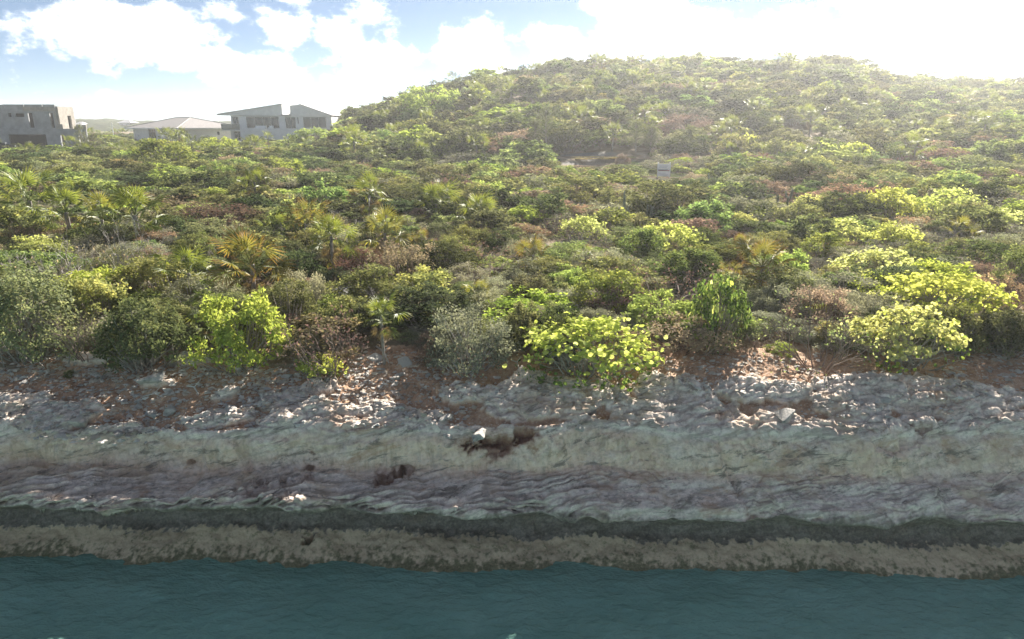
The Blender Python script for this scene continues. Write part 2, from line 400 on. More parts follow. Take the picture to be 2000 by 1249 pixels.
def build_cliff():
    xs = np.concatenate([np.linspace(-30, -9.6, 70)[:-1], np.linspace(-9.6, 9.6, 1190), np.linspace(9.6, 30, 70)[1:]])
    st = sorted(PROF); K = len(PROF[st[0]])
    P = np.array([PROF[k] for k in st])                       # station, control, (y,z)
    xw = xs + .5 * pn(xs * .8, 3.3)
    cp = np.stack([np.stack([np.interp(xw, st, P[:, k, c]) for k in range(K)], -1) for c in (0, 1)], -1)   # x, K, 2
    rimw = fbm(xs * .55, 7.7, 1.0, 4); lipw = fbm(xs * .8, 2.2, 5.0, 4); shw = fbm(xs * .35, 9.2, 2.0, 3)
    for k, a in ((3, .30), (4, .30), (5, .18)): cp[:, k, 0] += a * rimw
    for k, a in ((3, .10), (4, .10), (5, .08), (6, .05)): cp[:, k, 1] += a * pn(xs * .42, 6.1)
    for k, a in ((6, .14), (7, .24), (8, .24), (9, .10)): cp[:, k, 0] += a * lipw
    for k in (7, 8): cp[:, k, 1] += .08 * pn(xs * 1.1, 8.8)
    for k in (12, 13, 14, 15): cp[:, k, 0] += .22 * shw
    rows = []; sidx = []
    for i, nseg in enumerate(SEGN):
        t = np.arange(nseg) / nseg
        rows.append(cp[:, i:i+1] * (1 - t)[None, :, None] + cp[:, i+1:i+2] * t[None, :, None]); sidx.append(i + t)
    rows.append(cp[:, -1:]); sidx.append([K - 1.])
    YZ = np.concatenate(rows, 1); S = np.concatenate(sidx)     # x, s, 2
    for _ in range(5):                                        # round the corners
        YZ[:, 1:-1] = .5 * YZ[:, 1:-1] + .25 * (YZ[:, 2:] + YZ[:, :-2])
    X = np.broadcast_to(xs[:, None], YZ.shape[:2]).astype(float)
    Y, Z = YZ[..., 0].copy(), YZ[..., 1].copy()
    SS = np.broadcast_to(S[None], X.shape)
    # normals of the smooth body
    dY, dZ = np.gradient(Y, axis=1), np.gradient(Z, axis=1)
    ln = np.hypot(dY, dZ) + 1e-9; NY, NZ = dZ / ln, -dY / ln            # outward: seaward / up
    arc = np.concatenate([np.zeros((len(xs), 1)), np.cumsum(np.hypot(np.diff(Y, axis=1), np.diff(Z, axis=1)), 1)], 1)
    arc = arc - arc[:, [int(np.argmin(np.abs(S - 3)))]]
    wgt = lambda a, b, c, d: sstep(a, b, SS) * (1 - sstep(c, d, SS))
    top = 1 - sstep(2.85, 3.1, SS); face = wgt(3.0, 3.6, 5.2, 5.9); bench = wgt(4.9, 5.5, 7.6, 8.0); notch = wgt(8.0, 9.0, 11, 12); shelf = wgt(11, 12, 14.5, 16)
    left = 1 - sstep(-1.5, 2.5, X)
    big = fbm(X * .8, Y * .8, Z * 1.2, 4); med = fbm(X * 2.9, Y * 2.9, Z * 3.3 + 4, 4); fine = fbm(X * 11, Y * 11, Z * 11, 3, .6)
    vfine = fbm(X * 31, Y * 31, Z * 31, 2, .6)
    d = (.08 * big + .032 * med) * (1 - .45 * top) + (.010 * fine * (1 - .3 * face) + .008 * vfine) * (1 - .45 * top - .5 * shelf - .4 * notch)
    # bedding: thin seams that dip towards the left, opening into grooves on the bench
    dip = np.where(X < -3.5, .36, .20) * left + .13 * (1 - left)
    tt = arc + dip * (X + .25 * pn(X * .7, arc * .7, 4)) + .05 * big
    seam = 1 - np.abs(pn(X * .45 + 3, tt * 6.0, 2.0)) * 5.0
    seam2 = 1 - np.abs(pn(X * .8 + 9, tt * 15.0, 7.0)) * 4.5
    gate = sstep(-.25, .35, fbm(X * .55, tt * 1.2, 11.0, 3) + .35 * left)
    gro = (np.clip(seam, 0, 1) ** 1.2 * (.24 * left + .05 * (1 - left)) + np.clip(seam2, 0, 1) ** 1.5 * (.08 * left + .02 * (1 - left))) * bench * (.25 + .75 * gate)
    d -= gro
    # layers standing proud in steps
    lay = pn(X * .25, tt * 4.2, 5.0); d += .045 * np.sign(lay) * np.abs(lay) ** .5 * bench * (.5 + .5 * left)
    # broken blocks: each stands a little differently, with open cracks between
    xw_ = X + .12 * med; tw_ = tt + .05 * pn(X * 4, tt * 9, 1.0)
    a1, a2, ac = worley(xw_ * 1.5, tw_ * 4.6, np.full(X.shape, .3)); e1 = np.clip(1 - (a2 - a1) * 6.0, 0, 1)
    b1, b2, bc = worley(xw_ * 4.2 + 7, tw_ * 11.0, np.full(X.shape, 2.3)); e2 = np.clip(1 - (b2 - b1) * 5.0, 0, 1)
    rough = (.2 + .6 * sstep(-.35, .3, fbm(X * .7 + 4, arc * 1.3, 8.0, 3)))
    d += bench * rough * .4 * (.085 * (ac - .5) - .07 * e1 ** 2 + .035 * (bc - .5) - .03 * e2 ** 2)
    d += face * rough * (.045 * (ac - .5) - .045 * e1 ** 3 * (ac > .45) + .014 * (bc - .5) - .016 * e2 ** 3 * (bc > .4))
    rid = 1 - np.abs(fbm(X * 5 + 2, Y * 5, Z * 6, 3)) * 1.6; d += .007 * rid * (1 - .5 * top)
    # joints running down the face
    jn = 1 - np.abs(pn(X * 1.15 + .35 * Z, 4.4, Z * .5)) * 9; d -= .10 * np.clip(jn, 0, 1) * wgt(2.95, 3.2, 7.4, 8.4) * (.25 + .75 * sstep(-.1, .3, pn(X * .5, 1.7)))
    # honeycomb weathering along the foot and the shelf
    pit = np.clip(pn(X * 13, Y * 13, Z * 13) - .12, 0, 1); d -= .03 * pit * wgt(6.6, 7.6, 10.2, 11.2) * (1 - .6 * left)
    d -= (.010 * np.clip(pn(X * 15 + 5, Y * 15, Z * 15) - .05, 0, 1) + .03 * np.clip(pn(X * 4 + 5, Y * 6, Z * 6), 0, 1)) * shelf
    # on top: bedrock slabs standing out of soil
    def blob(px, row, rx, ry, tilt=0.0):
        x0, y0, z0 = top_guess(px, row)
        u = (X - x0) * math.cos(tilt) + (Y - y0) * math.sin(tilt); v = -(X - x0) * math.sin(tilt) + (Y - y0) * math.cos(tilt)
        return 1 - np.hypot(u / rx, v / ry)
    sl = np.full(X.shape, -9.0)
    for args in ((1010,775,.75,.62,.2),(1130,775,.95,.38,0),(1080,800,1.0,.4,0),(900,770,.4,.3,0),(1300,770,.7,.5,-.4),(1330,815,1.5,.42,-.1),(1480,770,1.0,.35,0),(1700,760,1.2,.3,0),(1650,800,.7,.45,0),(1850,790,1.6,.6,-.15),(1960,830,1.3,.5,0),
                 (570,775,.8,.28,.45),(610,800,.7,.25,.2),(440,815,.75,.25,.1),(760,810,1.1,.25,-.15),(640,830,1.6,.2,0),(60,820,1.3,.55,.1),(20,790,1.0,.3,0),(170,700,.5,.2,0),(380,700,.5,.2,.1),(640,580,.5,.35,0),(1090,760,.8,.3,0),(250,830,.4,.15,0),(310,745,.35,.16,0),(440,770,.3,.12,.3)):
        sl = np.maximum(sl, blob(*args))
    rim = 1 - (Y - np.interp(X[:, 0], xs, cp[:, 3, 0])[:, None]) / (.10 + .48 * sstep(1.5, 5, X)); sl = np.maximum(sl, .5 * rim)
    ws = sl + .38 * fbm(X * 1.9, Y * 1.9, 3.0, 4); slab = sstep(-.02, .10, ws) * top + (1 - top)
    d += top * (.11 * slab + .05 * np.clip(ws, 0, 1) - .03)
    cr = 1 - np.abs(pn(X * 1.6 - Y * 1.1, Y * 2.3 + X * .3, 6.0)) * 6; d -= top * slab * .05 * np.clip(cr, 0, 1)
    d -= top * slab * .06 * np.clip(pn(X * 6, Y * 6, 2.2) - .25, 0, 1) * 2
    c1, c2, cc = worley(X * 1.7 + .3 * med, Y * 2.6 + .3 * big, np.full(X.shape, 5.1)); f1_, f2_, fc = worley(X * 5.5 + .2 * med, Y * 7.5, np.full(X.shape, 7.7))
    d += top * slab * (.07 * (cc - .5) - .035 * np.clip(1 - (c2 - c1) * 6, 0, 1) ** 2 + .014 * (fc - .5) - .014 * np.clip(1 - (f2_ - f1_) * 5, 0, 1) ** 2)
    d += top * (1 - slab) * (.03 * pn(X * 5, Y * 5, 1.0) + .015 * fine)
    # holes with red earth
    red = np.zeros(X.shape)
    for px, row, r, dep, rr in ((925,870,.12,.26,1.),(948,862,.10,.22,1.),(1025,857,.16,.20,1.),(990,862,.13,.16,1.),(975,872,.20,.10,.8),(752,932,.13,.2,.8),(775,925,.10,.14,.7),(800,915,.10,.10,.5),(604,888,.04,.10,.5),(602,915,.06,.10,.6),(600,935,.08,.10,.5),(604,1056,.10,.30,.6),(370,906,.06,.12,.6),(520,952,.22,.07,.4),(545,943,.12,.1,.4),(1805,838,.10,.10,.6),(1775,832,.07,.06,.5)):
        # nearest visible surface point
        dd = pix_dir(px, row); dep0 = 11.6
        x0 = dd.x * dep0
        col = int(np.argmin(np.abs(xs - x0)))
        rr_ = 624.5 - FPX * ((Z[col]-CAMZ) * math.cos(PITCH) + Y[col] * math.sin(PITCH)) / (Y[col] * math.cos(PITCH) - (Z[col]-CAMZ) * math.sin(PITCH))
        vis = (S > 2) & (S < 14); k = np.argmin(np.where(vis, np.abs(rr_ - row), 1e9))
        y0, z0 = Y[col, k], Z[col, k]; depth = y0 * math.cos(PITCH) + (CAMZ - z0) * math.sin(PITCH); x0 = (px - 1000) / FPX * depth
        dist = np.sqrt(((X - x0) * .8) ** 2 + (Y - y0) ** 2 + ((Z - z0) * 1.25) ** 2) / r + 1.1 * med + .6 * fine
        m = 1 - sstep(.55, 1.05, dist); d -= dep * m; red = np.maximum(red, rr * (1 - sstep(.6, 2.2, dist)))
    Y2 = Y + NY * d; Z2 = Z + NZ * d
    X2 = X + .02 * med
    wob = .22 * med + .25 * big
    soil = top * (1 - slab)
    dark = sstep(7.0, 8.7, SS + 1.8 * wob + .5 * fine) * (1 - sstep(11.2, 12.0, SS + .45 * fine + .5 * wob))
    tan = sstep(11.1, 11.9, SS + .45 * fine + .5 * wob); green = sstep(12.3, 14.0, SS + 1.0 * fine + .7 * wob)
    cream = wgt(3.1, 3.6, 5.0, 5.8) * (.55 + .45 * sstep(-.4, .4, big))
    V = np.stack([X2, Y2, Z2], -1)
    me = grid_mesh('limestone_shore', V, dict(soil=soil, dark=dark, tan=tan, green=green, cream=cream, red=red, seam=bench * (1 - .4 * left)), cliff_material(), True, flip=True)
    keep = S <= 3.0
    return me, xs, Y2[:, keep], Z2[:, keep]

def top_guess(px, row):
    d = pix_dir(px, row); d = d / d.y
    ys_ = np.arange(10, 16, .02); z = CAMZ + d.z * ys_; s = np.interp(ys_, [11, 12.1, 13.2, 15.2], [1.78, 2.17, 2.45, 2.66])
    k = int(np.argmax(z <= s)); return float(d.x * ys_[k]), float(ys_[k]), float(s[k])

def cliff_material():
    n = NT('weathered limestone')
    big = n.noise(1.1, 6, .6); mid = n.noise(4.5, 8, .62, dist=.2); fin = n.noise(26, 8, .7); spk = n.noise(75, 4, .7)
    tilt = n.mapping((1, 1, 1), (0, R(13), 0)); st = n.noise(2.2, 7, .65, n.mapping((.35, 1.6, 6.0), (0, 0, 0), tilt))
    m2 = n.noise(9.5, 8, .72, dist=.3); m3 = n.noise(2.6, 9, .7, dist=.5)
    grey = n.ramp(m2, (.30, (.31, .29, .27)), (.42, (.58, .555, .525)), (.52, (.74, .715, .68)), (.64, (.86, .84, .80)))
    grey = n.mix(n.rng(st, .47, .64, 0, .7), grey, (.31, .29, .27))
    crm = n.ramp(m2, (.30, (.45, .35, .26)), (.44, (.70, .585, .47)), (.60, (.84, .735, .625)))
    crm = n.mix(n.rng(n.noise(2.0, 7, .65, n.mapping((3.0, 3.0, .4))), .48, .66, 0, .75), crm, (.36, .30, .23))
    c = n.mix(n.math('MULTIPLY', n.attr('cream'), n.rng(m3, .30, .58, .25, 1.0)), grey, crm)
    c = n.mix(n.rng(big, .50, .68, 0, .6), c, (.52, .43, .32))
    # brown-orange iron staining and black crust with shapes of their own
    c = n.mix(n.rng(n.noise(1.5, 9, .68, n.mapping((.6, 1, 1.3)), .8), .54, .68, 0, .6), c, (.44, .29, .19))
    c = n.mix(n.rng(n.noise(2.6, 9, .72, n.mapping((.55, 1, 2.4), (0, 0, 0), tilt), .5), .53, .64, 0, .8), c, (.17, .165, .155))
    c = n.mix(n.rng(n.noise(3.6, 9, .7, n.mapping((.8, 1, 1.6)), .4), .60, .72, 0, .8), c, (.84, .82, .79))
    soil = n.ramp(mid, (.32, (.27, .165, .105)), (.5, (.42, .28, .19)), (.66, (.54, .42, .31)))
    soil = n.mix(n.rng(fin, .5, .68), soil, (.60, .55, .48))
    c = n.mix(n.math('ADD', n.attr('soil'), n.math('MULTIPLY', n.math('SUBTRACT', fin, .5), .7), True), c, soil)
    c = n.mix(n.math('MULTIPLY', n.attr('red'), n.rng(mid, .25, .5, .4, .8)), c, n.mix(n.rng(fin, .35, .65), (.17, .065, .04), (.27, .12, .075)))
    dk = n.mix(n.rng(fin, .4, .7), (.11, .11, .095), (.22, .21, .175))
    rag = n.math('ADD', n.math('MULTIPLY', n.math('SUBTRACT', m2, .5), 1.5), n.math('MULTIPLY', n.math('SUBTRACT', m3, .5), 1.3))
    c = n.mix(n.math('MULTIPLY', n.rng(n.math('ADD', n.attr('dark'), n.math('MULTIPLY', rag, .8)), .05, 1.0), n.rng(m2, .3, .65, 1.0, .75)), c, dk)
    tan = n.ramp(fin, (.2, (.40, .35, .235)), (.40, (.58, .51, .365)), (.62, (.68, .61, .455)))
    tan = n.mix(n.rng(n.noise(6, 6, .7), .53, .66, 0, .75), tan, (.20, .21, .12))
    c = n.mix(n.rng(n.math('ADD', n.attr('tan'), n.math('MULTIPLY', rag, .4)), .25, .75), c, tan)
    c = n.mix(n.math('MULTIPLY', n.rng(n.math('ADD', n.attr('green'), n.math('MULTIPLY', rag, .8)), .05, 1.0), .85), c, n.mix(n.rng(fin, .35, .65), (.06, .085, .045), (.16, .17, .095)))
    c = n.mix(n.rng(spk, .62, .75, 0, .35), c, (.55, .54, .52)); c = n.mix(n.rng(spk, .38, .26, 0, .5), c, (.08, .08, .075))
    c = n.mix(1.0, c, (1.08, .975, .90), 'MULTIPLY')
    h = n.math('ADD', n.math('MULTIPLY', fin, .6), n.math('MULTIPLY', spk, .4))
    nr = n.bump(h, .7, .03, n.bump(mid, .3, .05))
    return n.done(n.bsdf(c, .92, nr, .15))

_me, CX, CY_, CZ_ = build_cliff()
cliff = tag(link('limestone_shore', _me), kind='structure')
def cliff_top(x, y):
    """height of the rock and soil on top of the shore"""
    j = int(np.clip(np.searchsorted(CX, x), 1, len(CX) - 1)); j = j if abs(CX[j] - x) < abs(CX[j-1] - x) else j - 1
    yy = CY_[j][::-1]; zz = CZ_[j][::-1]; o = np.argsort(yy)
    return float(np.interp(y, yy[o], zz[o]))
def surf(x, y):
    if y < 14.2 and abs(x) < 29: return cliff_top(x, y)
    return float(ground_z(x, y))
def top_hit(px, row):
    d = pix_dir(px, row); d = d / d.y
    for y in np.arange(10.4, 15.2, .02):
        x = d.x * y
        if CAMZ + d.z * y <= surf(x, y): return x, float(y)
    return d.x * 15, 15.0

# ------------------------------------------------------------------ sea and sea bed
def water_material():
    n = NT('sheltered sea water'); v = n.mapping((1, 1.7, 1), (0, 0, R(8)))
    big = n.noise(.55, 4, .5); rip = n.noise(5.5, 5, .55, v, .4); sm = n.noise(17, 4, .5, v, .3)
    h = n.math('ADD', n.math('MULTIPLY', rip, .7), n.math('MULTIPLY', sm, .3))
    nr = n.bump(h, .7, .2)
    c = n.mix(n.rng(big, .35, .65), (.22, .44, .365), (.28, .51, .43))
    body = n.bsdf(c, .07, nr, .5, IOR=1.33)
    tr = n.N.new('ShaderNodeBsdfTransparent'); tr.inputs['Color'].default_value = (.35, .62, .60, 1)
    m = n.N.new('ShaderNodeMixShader'); m.inputs[0].default_value = .80
    n.L.new(tr.outputs[0], m.inputs[1]); n.L.new(body, m.inputs[2])
    return n.done(m.outputs[0])
wx = np.concatenate([-np.geomspace(420, 12, 40), np.linspace(-11.8, 11.8, 460), np.geomspace(12, 420, 40)])
wy = np.concatenate([-np.geomspace(300, 3, 40), np.linspace(-2.5, 5.5, 30), np.linspace(5.6, 11.4, 170)])
WX, WY = np.meshgrid(wx, wy)
fade = sstep(14, 8, np.abs(WX)) * sstep(3.0, 6.0, WY)
wz = fade * (.040 * fbm(WX * 1.5, WY * 2.3, .5, 3) + .020 * pn(WX * 6.5 + WY, WY * 10.0, 2.0)) * np.interp(WY, [8.9, 10], [1, .55])
water = tag(link('water', grid_mesh('water', np.stack([WX, WY, wz], -1), None, water_material())), kind='structure')
bx = np.linspace(-430, 430, 40); by = np.concatenate([np.linspace(-310, -10, 20), np.linspace(-5, 7.6, 12)])
BX, BY = np.meshgrid(bx, by)
seabed = tag(link('seabed', grid_mesh('seabed', np.stack([BX, BY, -3.2 + .25 * fbm(BX * .4, BY * .4, 1.0, 3)], -1), None, simple_mat('sandy sea bed', (.16, .20, .15), .9, .4, .8))), kind='structure')
# ------------------------------------------------------------------ buildings and built things
def zrow(row, D): return CAMZ + D * math.tan(el_of_row(row))
def xpx(px, row, D):
    d = pix_dir(px, row); return d.x / d.y * D
M = {}
M['white'] = simple_mat('white render', (.74, .74, .73), .8, .05, 1.5)
M['whitetrim'] = simple_mat('white trim', (.80, .80, .79), .6, .04, 2)
M['roofgrey'] = simple_mat('pale grey roof sheet', (.50, .50, .52), .6, .06, 1.0)
M['rooftaupe'] = simple_mat('taupe roof shingle', (.27, .255, .255), .8, .10, 2.5)
M['conc'] = simple_mat('raw concrete', (.33, .34, .35), .9, .25, .8, bump=.3)
M['block'] = simple_mat('tan blockwork', (.36, .335, .30), .9, .18, 2.0, bump=.3)
M['dark'] = simple_mat('dark as unlit room', (.05, .048, .045), .9, .2)  # near-black colour stands in for the shade inside rooms
M['frame'] = simple_mat('aluminium frame', (.45, .46, .47), .4, .05)
M['tarp'] = simple_mat('blue sheeting', (.10, .17, .33), .6, .2)
M['fence'] = simple_mat('black shade cloth', (.03, .035, .04), .9, .2)
M['curtain'] = simple_mat('beige curtain', (.55, .50, .40), .9, .1)
M['metal'] = simple_mat('galvanised post', (.55, .56, .56), .5, .08)
M['wood'] = simple_mat('bleached wood', (.50, .47, .43), .85, .15, 6, bump=.4)
def glass_mat():
    n = NT('window glass'); a = n.bsdf((.03, .045, .05), .04, None, .6, IOR=1.5)
    t = n.N.new('ShaderNodeBsdfTransparent'); t.inputs[0].default_value = (.75, .85, .85, 1)
    m = n.N.new('ShaderNodeMixShader'); m.inputs[0].default_value = .72
    n.L.new(t.outputs[0], m.inputs[1]); n.L.new(a, m.inputs[2]); return n.done(m.outputs[0])
M['glass'] = glass_mat(); M['board'] = simple_mat('white board paint', (.88, .88, .88), .6, .03)
def empty(name, loc=(0, 0, 0), rz=0.0):
    o = bpy.data.objects.new(name, None); C.objects.link(o); o.location = loc; o.rotation_euler = (0, 0, rz); o.empty_display_size = .2; return o
def part(name, mat, parent, *boxes):
    g = Geo()
    for b in boxes: g.box(*b)
    return g.build(name, mat, parent)
def parts(name, mat, parent, *boxes):
    for b in boxes: part(name, mat, parent, b)
def holed_wall(name, mat, parent, x0, x1, z0, z1, y0, y1, holes):
    g = Geo(); xs_ = sorted({x0, x1, *[h[0] for h in holes], *[h[1] for h in holes]}); zs_ = sorted({z0, z1, *[h[2] for h in holes], *[h[3] for h in holes]})
    for a, b in zip(xs_, xs_[1:]):
        for c, d in zip(zs_, zs_[1:]):
            mx, mz = (a + b) / 2, (c + d) / 2
            if mx < x0 or mx > x1 or any(h[0] < mx < h[1] and h[2] < mz < h[3] for h in holes): continue
            g.box(a, b, y0, y1, c, d)
    return g.build(name, mat, parent)
def window(parent, x0, x1, z0, z1, y, n=1, name='window'):
    """frame with n panes, set back in an opening"""
    g = Geo(); t = .07
    g.box(x0, x1, y, y + .08, z0, z0 + t); g.box(x0, x1, y, y + .08, z1 - t, z1)
    w = (x1 - x0) / n
    for i in range(n + 1):
        cx = x0 + i * w; g.box(max(x0, cx - t / 2), min(x1, cx + t / 2), y + .005, y + .075, z0 + t, z1 - t)
    f = g.build(name, M['frame'], parent)
    for i in range(n): part('pane', M['glass'], f, (x0 + i * w + .03, x0 + (i + 1) * w - .03, y + .03, y + .045, z0 + .05, z1 - .05))
    return f

# -- two-storey white house with two monopitch roofs
def house_white():
    D = 120.0; X = lambda px: xpx(px, 240, D); Z = lambda r: zrow(r, D); gnd = float(ground_z(X(530), D)) - 1.0
    h = empty('white_house', (X(530), D, 0)); ox = X(530)
    x = lambda px: X(px) - ox
    tag(h, 'white two-storey house with wide glazing and two monopitch roofs behind the scrub', 'house')
    # lower storey
    holed_wall('lower_wall', M['white'], h, x(443), x(646), gnd, Z(252), 1.2, 1.5, [(x(450), x(469), Z(276), Z(257))])
    window(h, x(450), x(469), Z(276), Z(257), 1.32, 3, 'sliding_door')
    parts('side_wall', M['white'], h, (x(443), x(443) + .3, 1.5, 10, gnd, Z(252)), (x(646) - .3, x(646), 1.5, 10, gnd, Z(252)))
    part('back_wall', M['white'], h, (x(443), x(646), 10, 10.3, gnd, Z(226.5)))
    part('terrace_wall', M['white'], h, (x(474), x(585), -1.6, -1.3, gnd, Z(251.5)))
    part('terrace_floor', M['white'], h, (x(436), x(585), -1.29, 1.19, Z(256), Z(254.5)))
    r = part('railing', M['glass'], h, (x(437), x(473), -1.28, -1.25, Z(254), Z(243)))
    part('handrail', M['metal'], r, (x(437), x(473), -1.31, -1.22, Z(243), Z(242.3)))
    part('floor_slab', M['white'], h, (x(443), x(646), 1.5, 10, Z(254), Z(252.5)))
    # upper storey openings
    holes = [(x(450), x(462), Z(251), Z(228.5)), (x(477), x(541), Z(251), Z(228)), (x(554), x(574), Z(252), Z(229)), (x(577.5), x(580), Z(243), Z(229)), (x(589), x(634), Z(251), Z(229))]
    holed_wall('upper_wall', M['white'], h, x(447), x(645), Z(252), Z(226.5), 1.0, 1.3, holes)
    for (a, b, c, d), k in zip(holes, (2, 4, 2, 1, 3)): window(h, a, b, c, d, 1.12, k)
    parts('curtain', M['curtain'], h, (x(524), x(533), 1.9, 1.95, Z(251), Z(229)), (x(560), x(566), 1.9, 1.95, Z(251), Z(229)), (x(451), x(456), 1.9, 1.95, Z(251), Z(229)))
    part('painted_shade_wall', M['dark'], h, (x(449), x(644), 6, 6.2, Z(252), Z(227)))  # near-black wall, shade of the room put into its colour
    parts('upper_side_wall', M['white'], h, (x(447), x(447) + .3, 1.3, 10, Z(252), Z(226.5)), (x(645) - .3, x(645), 1.3, 10, Z(252), Z(226.5)), (x(551), x(551) + .2, 1.3, 6, Z(252), Z(226.5)))
    part('sofa', M['whitetrim'], h, (x(498), x(519), -.6, .3, Z(254), Z(249.5)), (x(498), x(519), .1, .3, Z(249.5), Z(246)))
    part('armchair', M['whitetrim'], h, (x(525), x(533), -.6, .2, Z(254), Z(249)), (x(525), x(533), 0, .2, Z(249), Z(246)))
    # roofs
    g = Geo(); g.prism([(x(423), Z(225.5)), (x(551), Z(226.3)), (x(551), Z(204.5)), (x(550), Z(204)), (x(423), Z(224))], .55, 10.2)
    a = g.build('roof', M['white'], h)
    g = Geo(); g.prism([(x(422.5), Z(223.9)), (x(551.4), Z(203.9)), (x(551.4), Z(202.6)), (x(422.5), Z(222.8))], .35, 10.4); g.build('roof_sheet', M['roofgrey'], a)
    g = Geo(); g.prism([(x(566), Z(228)), (x(645.5), Z(227.5)), (x(645.5), Z(226)), (x(586), Z(204)), (x(566), Z(207))], .75, 10.2)
    b = g.build('roof', M['white'], h)
    g = Geo(); g.prism([(x(585.6), Z(203.9)), (x(647), Z(226)), (x(647), Z(224.8)), (x(585.6), Z(202.6))], .55, 10.4); g.build('roof_sheet', M['roofgrey'], b)
    part('link_roof', M['roofgrey'], h, (x(551) + .02, x(566) - .02, -.4, 6, Z(226.2), Z(224)))
    part('clerestory', M['white'], h, (x(552) + .05, x(566) - .03, 6.1, 9, Z(226), Z(209)))
    return h
house_white()

# -- long low house with a hipped roof, one corner towards the sea
def house_hip():
    D = 128.0; cx = xpx(350, 250, D); rz = R(-38)
    h = empty('hip_roof_house', (cx, D, 0), rz); gnd = 2.5; ze = zrow(250.5, D); zr = zrow(229, D)
    tag(h, 'low house with taupe hipped roof and plain rendered walls between two taller houses', 'house')
    a, b = 17.5, 11.5   # local -x runs to the left face, +y recedes to the right
    holed_wall('front_wall', M['white'], h, -a, 0, gnd, ze, 0, .3, [(-a + 5.4, -a + 8.4, 4.0, ze - .15), (-a + .9, -a + 1.3, ze - 1.7, ze - 1.3)])
    window(h, -a + 5.4, -a + 8.4, 4.0, ze - .15, .1, 3, 'sliding_door')
    holed_wall('side_wall', M['white'], h, 0, b, gnd, ze, 0, .3, [(b * .62, b * .62 + .5, ze - 1.3, ze - .7)]).rotation_euler = (0, 0, R(90))
    part('pillar', M['whitetrim'], h, (-a - 1.3, -a - .9, .2, .6, gnd, ze))
    parts('rear_wall', M['white'], h, (-a, 0, b - .3, b, gnd, ze), (-a, -a + .3, .3, b - .3, gnd, ze))
    o = 1.0
    V = [(-a - o - 1, -o, ze), (o, -o, ze), (o, b + o, ze), (-a - o - 1, b + o, ze), (-a * .5 - 3.2, b / 2, zr), (-a * .5 + 2.2, b / 2, zr)]
    g = Geo(); g.add(V, [(0, 1, 5, 4), (2, 3, 4, 5)]); g.add(V, [(1, 2, 5), (3, 0, 4)]); g.add(V, [(0, 3, 2, 1)])
    r = g.build('roof', M['rooftaupe'], h)
    e = .12
    parts('fascia', M['whitetrim'], r, (-a - o - 1, o, -o - e, -o - .003, ze - .22, ze + .02), (o + .003, o + e, -o, b + o, ze - .22, ze + .02))
    for p, q in ((0, 4), (1, 5), (2, 5), (4, 5)):
        g = Geo(); g.tube([V[p], V[q]], .09, 4); g.build('ridge_cap', M['rooftaupe'], r)
house_hip()

# -- unfinished concrete house
def house_shell():
    D = 108.0; ox = xpx(112, 240, D); X = lambda px: xpx(px, 240, D) - ox; Z = lambda r: zrow(r, D); gnd = 2.5
    h = empty('unfinished_house', (ox, D, 0)); tag(h, 'unfinished grey concrete two-storey house with empty window openings', 'house')
    ho = [(X(19), X(25), Z(229), Z(221)), (X(32), X(50), Z(229), Z(222)), (X(57), X(66), Z(250), Z(221)), (X(99), X(106), Z(250), Z(221))]
    holed_wall('upper_wall', M['conc'], h, X(-70), 0, Z(252), Z(211), 0, .25, ho)
    parts('block_course', M['block'], h, (X(50), -.02, -.04, -.003, Z(218), Z(209)), (X(108), -.02, -.04, -.003, Z(252), Z(218.5)))
    part('blue_sheeting', M['tarp'], h, (X(22), X(66), -.05, -.004, Z(259), Z(252.5)))
    pts = [X(-70), X(12.5), X(14.5), X(51.5), X(53.5), X(87.5), X(89.5), 0]
    for i in range(0, 8, 2): part('parapet', M['conc'], h, (pts[i], pts[i + 1], -.03, .3, Z(211) + .003, Z(204.5)))
    for i in (12.8, 52.5, 88.5): part('starter_bar', M['frame'], h, (X(i) - .03, X(i) + .03, .1, .16, Z(211), Z(203)))
    side = holed_wall('side_wall', M['block'], h, 0.26, 4.0, Z(252), Z(208), -.25, 0, [(2.3, 3.2, Z(251.8), Z(226))]); side.rotation_euler = (0, 0, R(90))
    parts('door_surround', M['whitetrim'], h, (.002, .06, 2.18, 2.29, Z(251.8), Z(225)), (.002, .06, 2.29, 3.3, Z(226), Z(225)))
    part('pier', M['conc'], h, (-.3, .12, 4.01, 4.41, Z(252), Z(212)))
    parts('rear_wall', M['conc'], h, (X(-70), -.5, 4.42, 4.65, gnd, Z(212)))
    part('floor_slab', M['conc'], h, (X(-70), -.02, .26, 4.4, Z(254), Z(252.3)))
    lo = [(X(15), X(88), gnd, Z(263)), (X(116), X(123), gnd + 1, Z(264)), (X(152), X(157), gnd + 1, Z(264))]
    holed_wall('lower_wall', M['conc'], h, X(-70), X(168), gnd, Z(252) - .003, -.35, -.06, lo)
    part('interior_shade_sheet', M['dark'], h, (X(-60), -.3, 3.0, 3.2, gnd, Z(254.2))); part('added_roof_slab', M['conc'], h, (X(-70), X(54), .31, 4.4, Z(212), Z(210.5))); part('added_dark_sheet', M['dark'], h, (X(-60), X(54), 3.2, 3.4, Z(252), Z(213))); part('added_dark_sheet', M['dark'], h, (X(70), -.3, 3.2, 3.4, Z(252), Z(213)))  # dark sheets paint shade behind openings; partitions and roof slab added to darken them
    parts('step_block', M['block'], h, (X(114), X(124), -.34, -.08, Z(252), Z(243)), (X(150), X(158), -.34, -.08, Z(252), Z(244)), (X(162), X(169), -.34, -.08, Z(252), Z(244)))
    part('post', M['whitetrim'], h, (X(160), X(161.5), -.6, -.4, gnd, Z(244)))
house_shell()

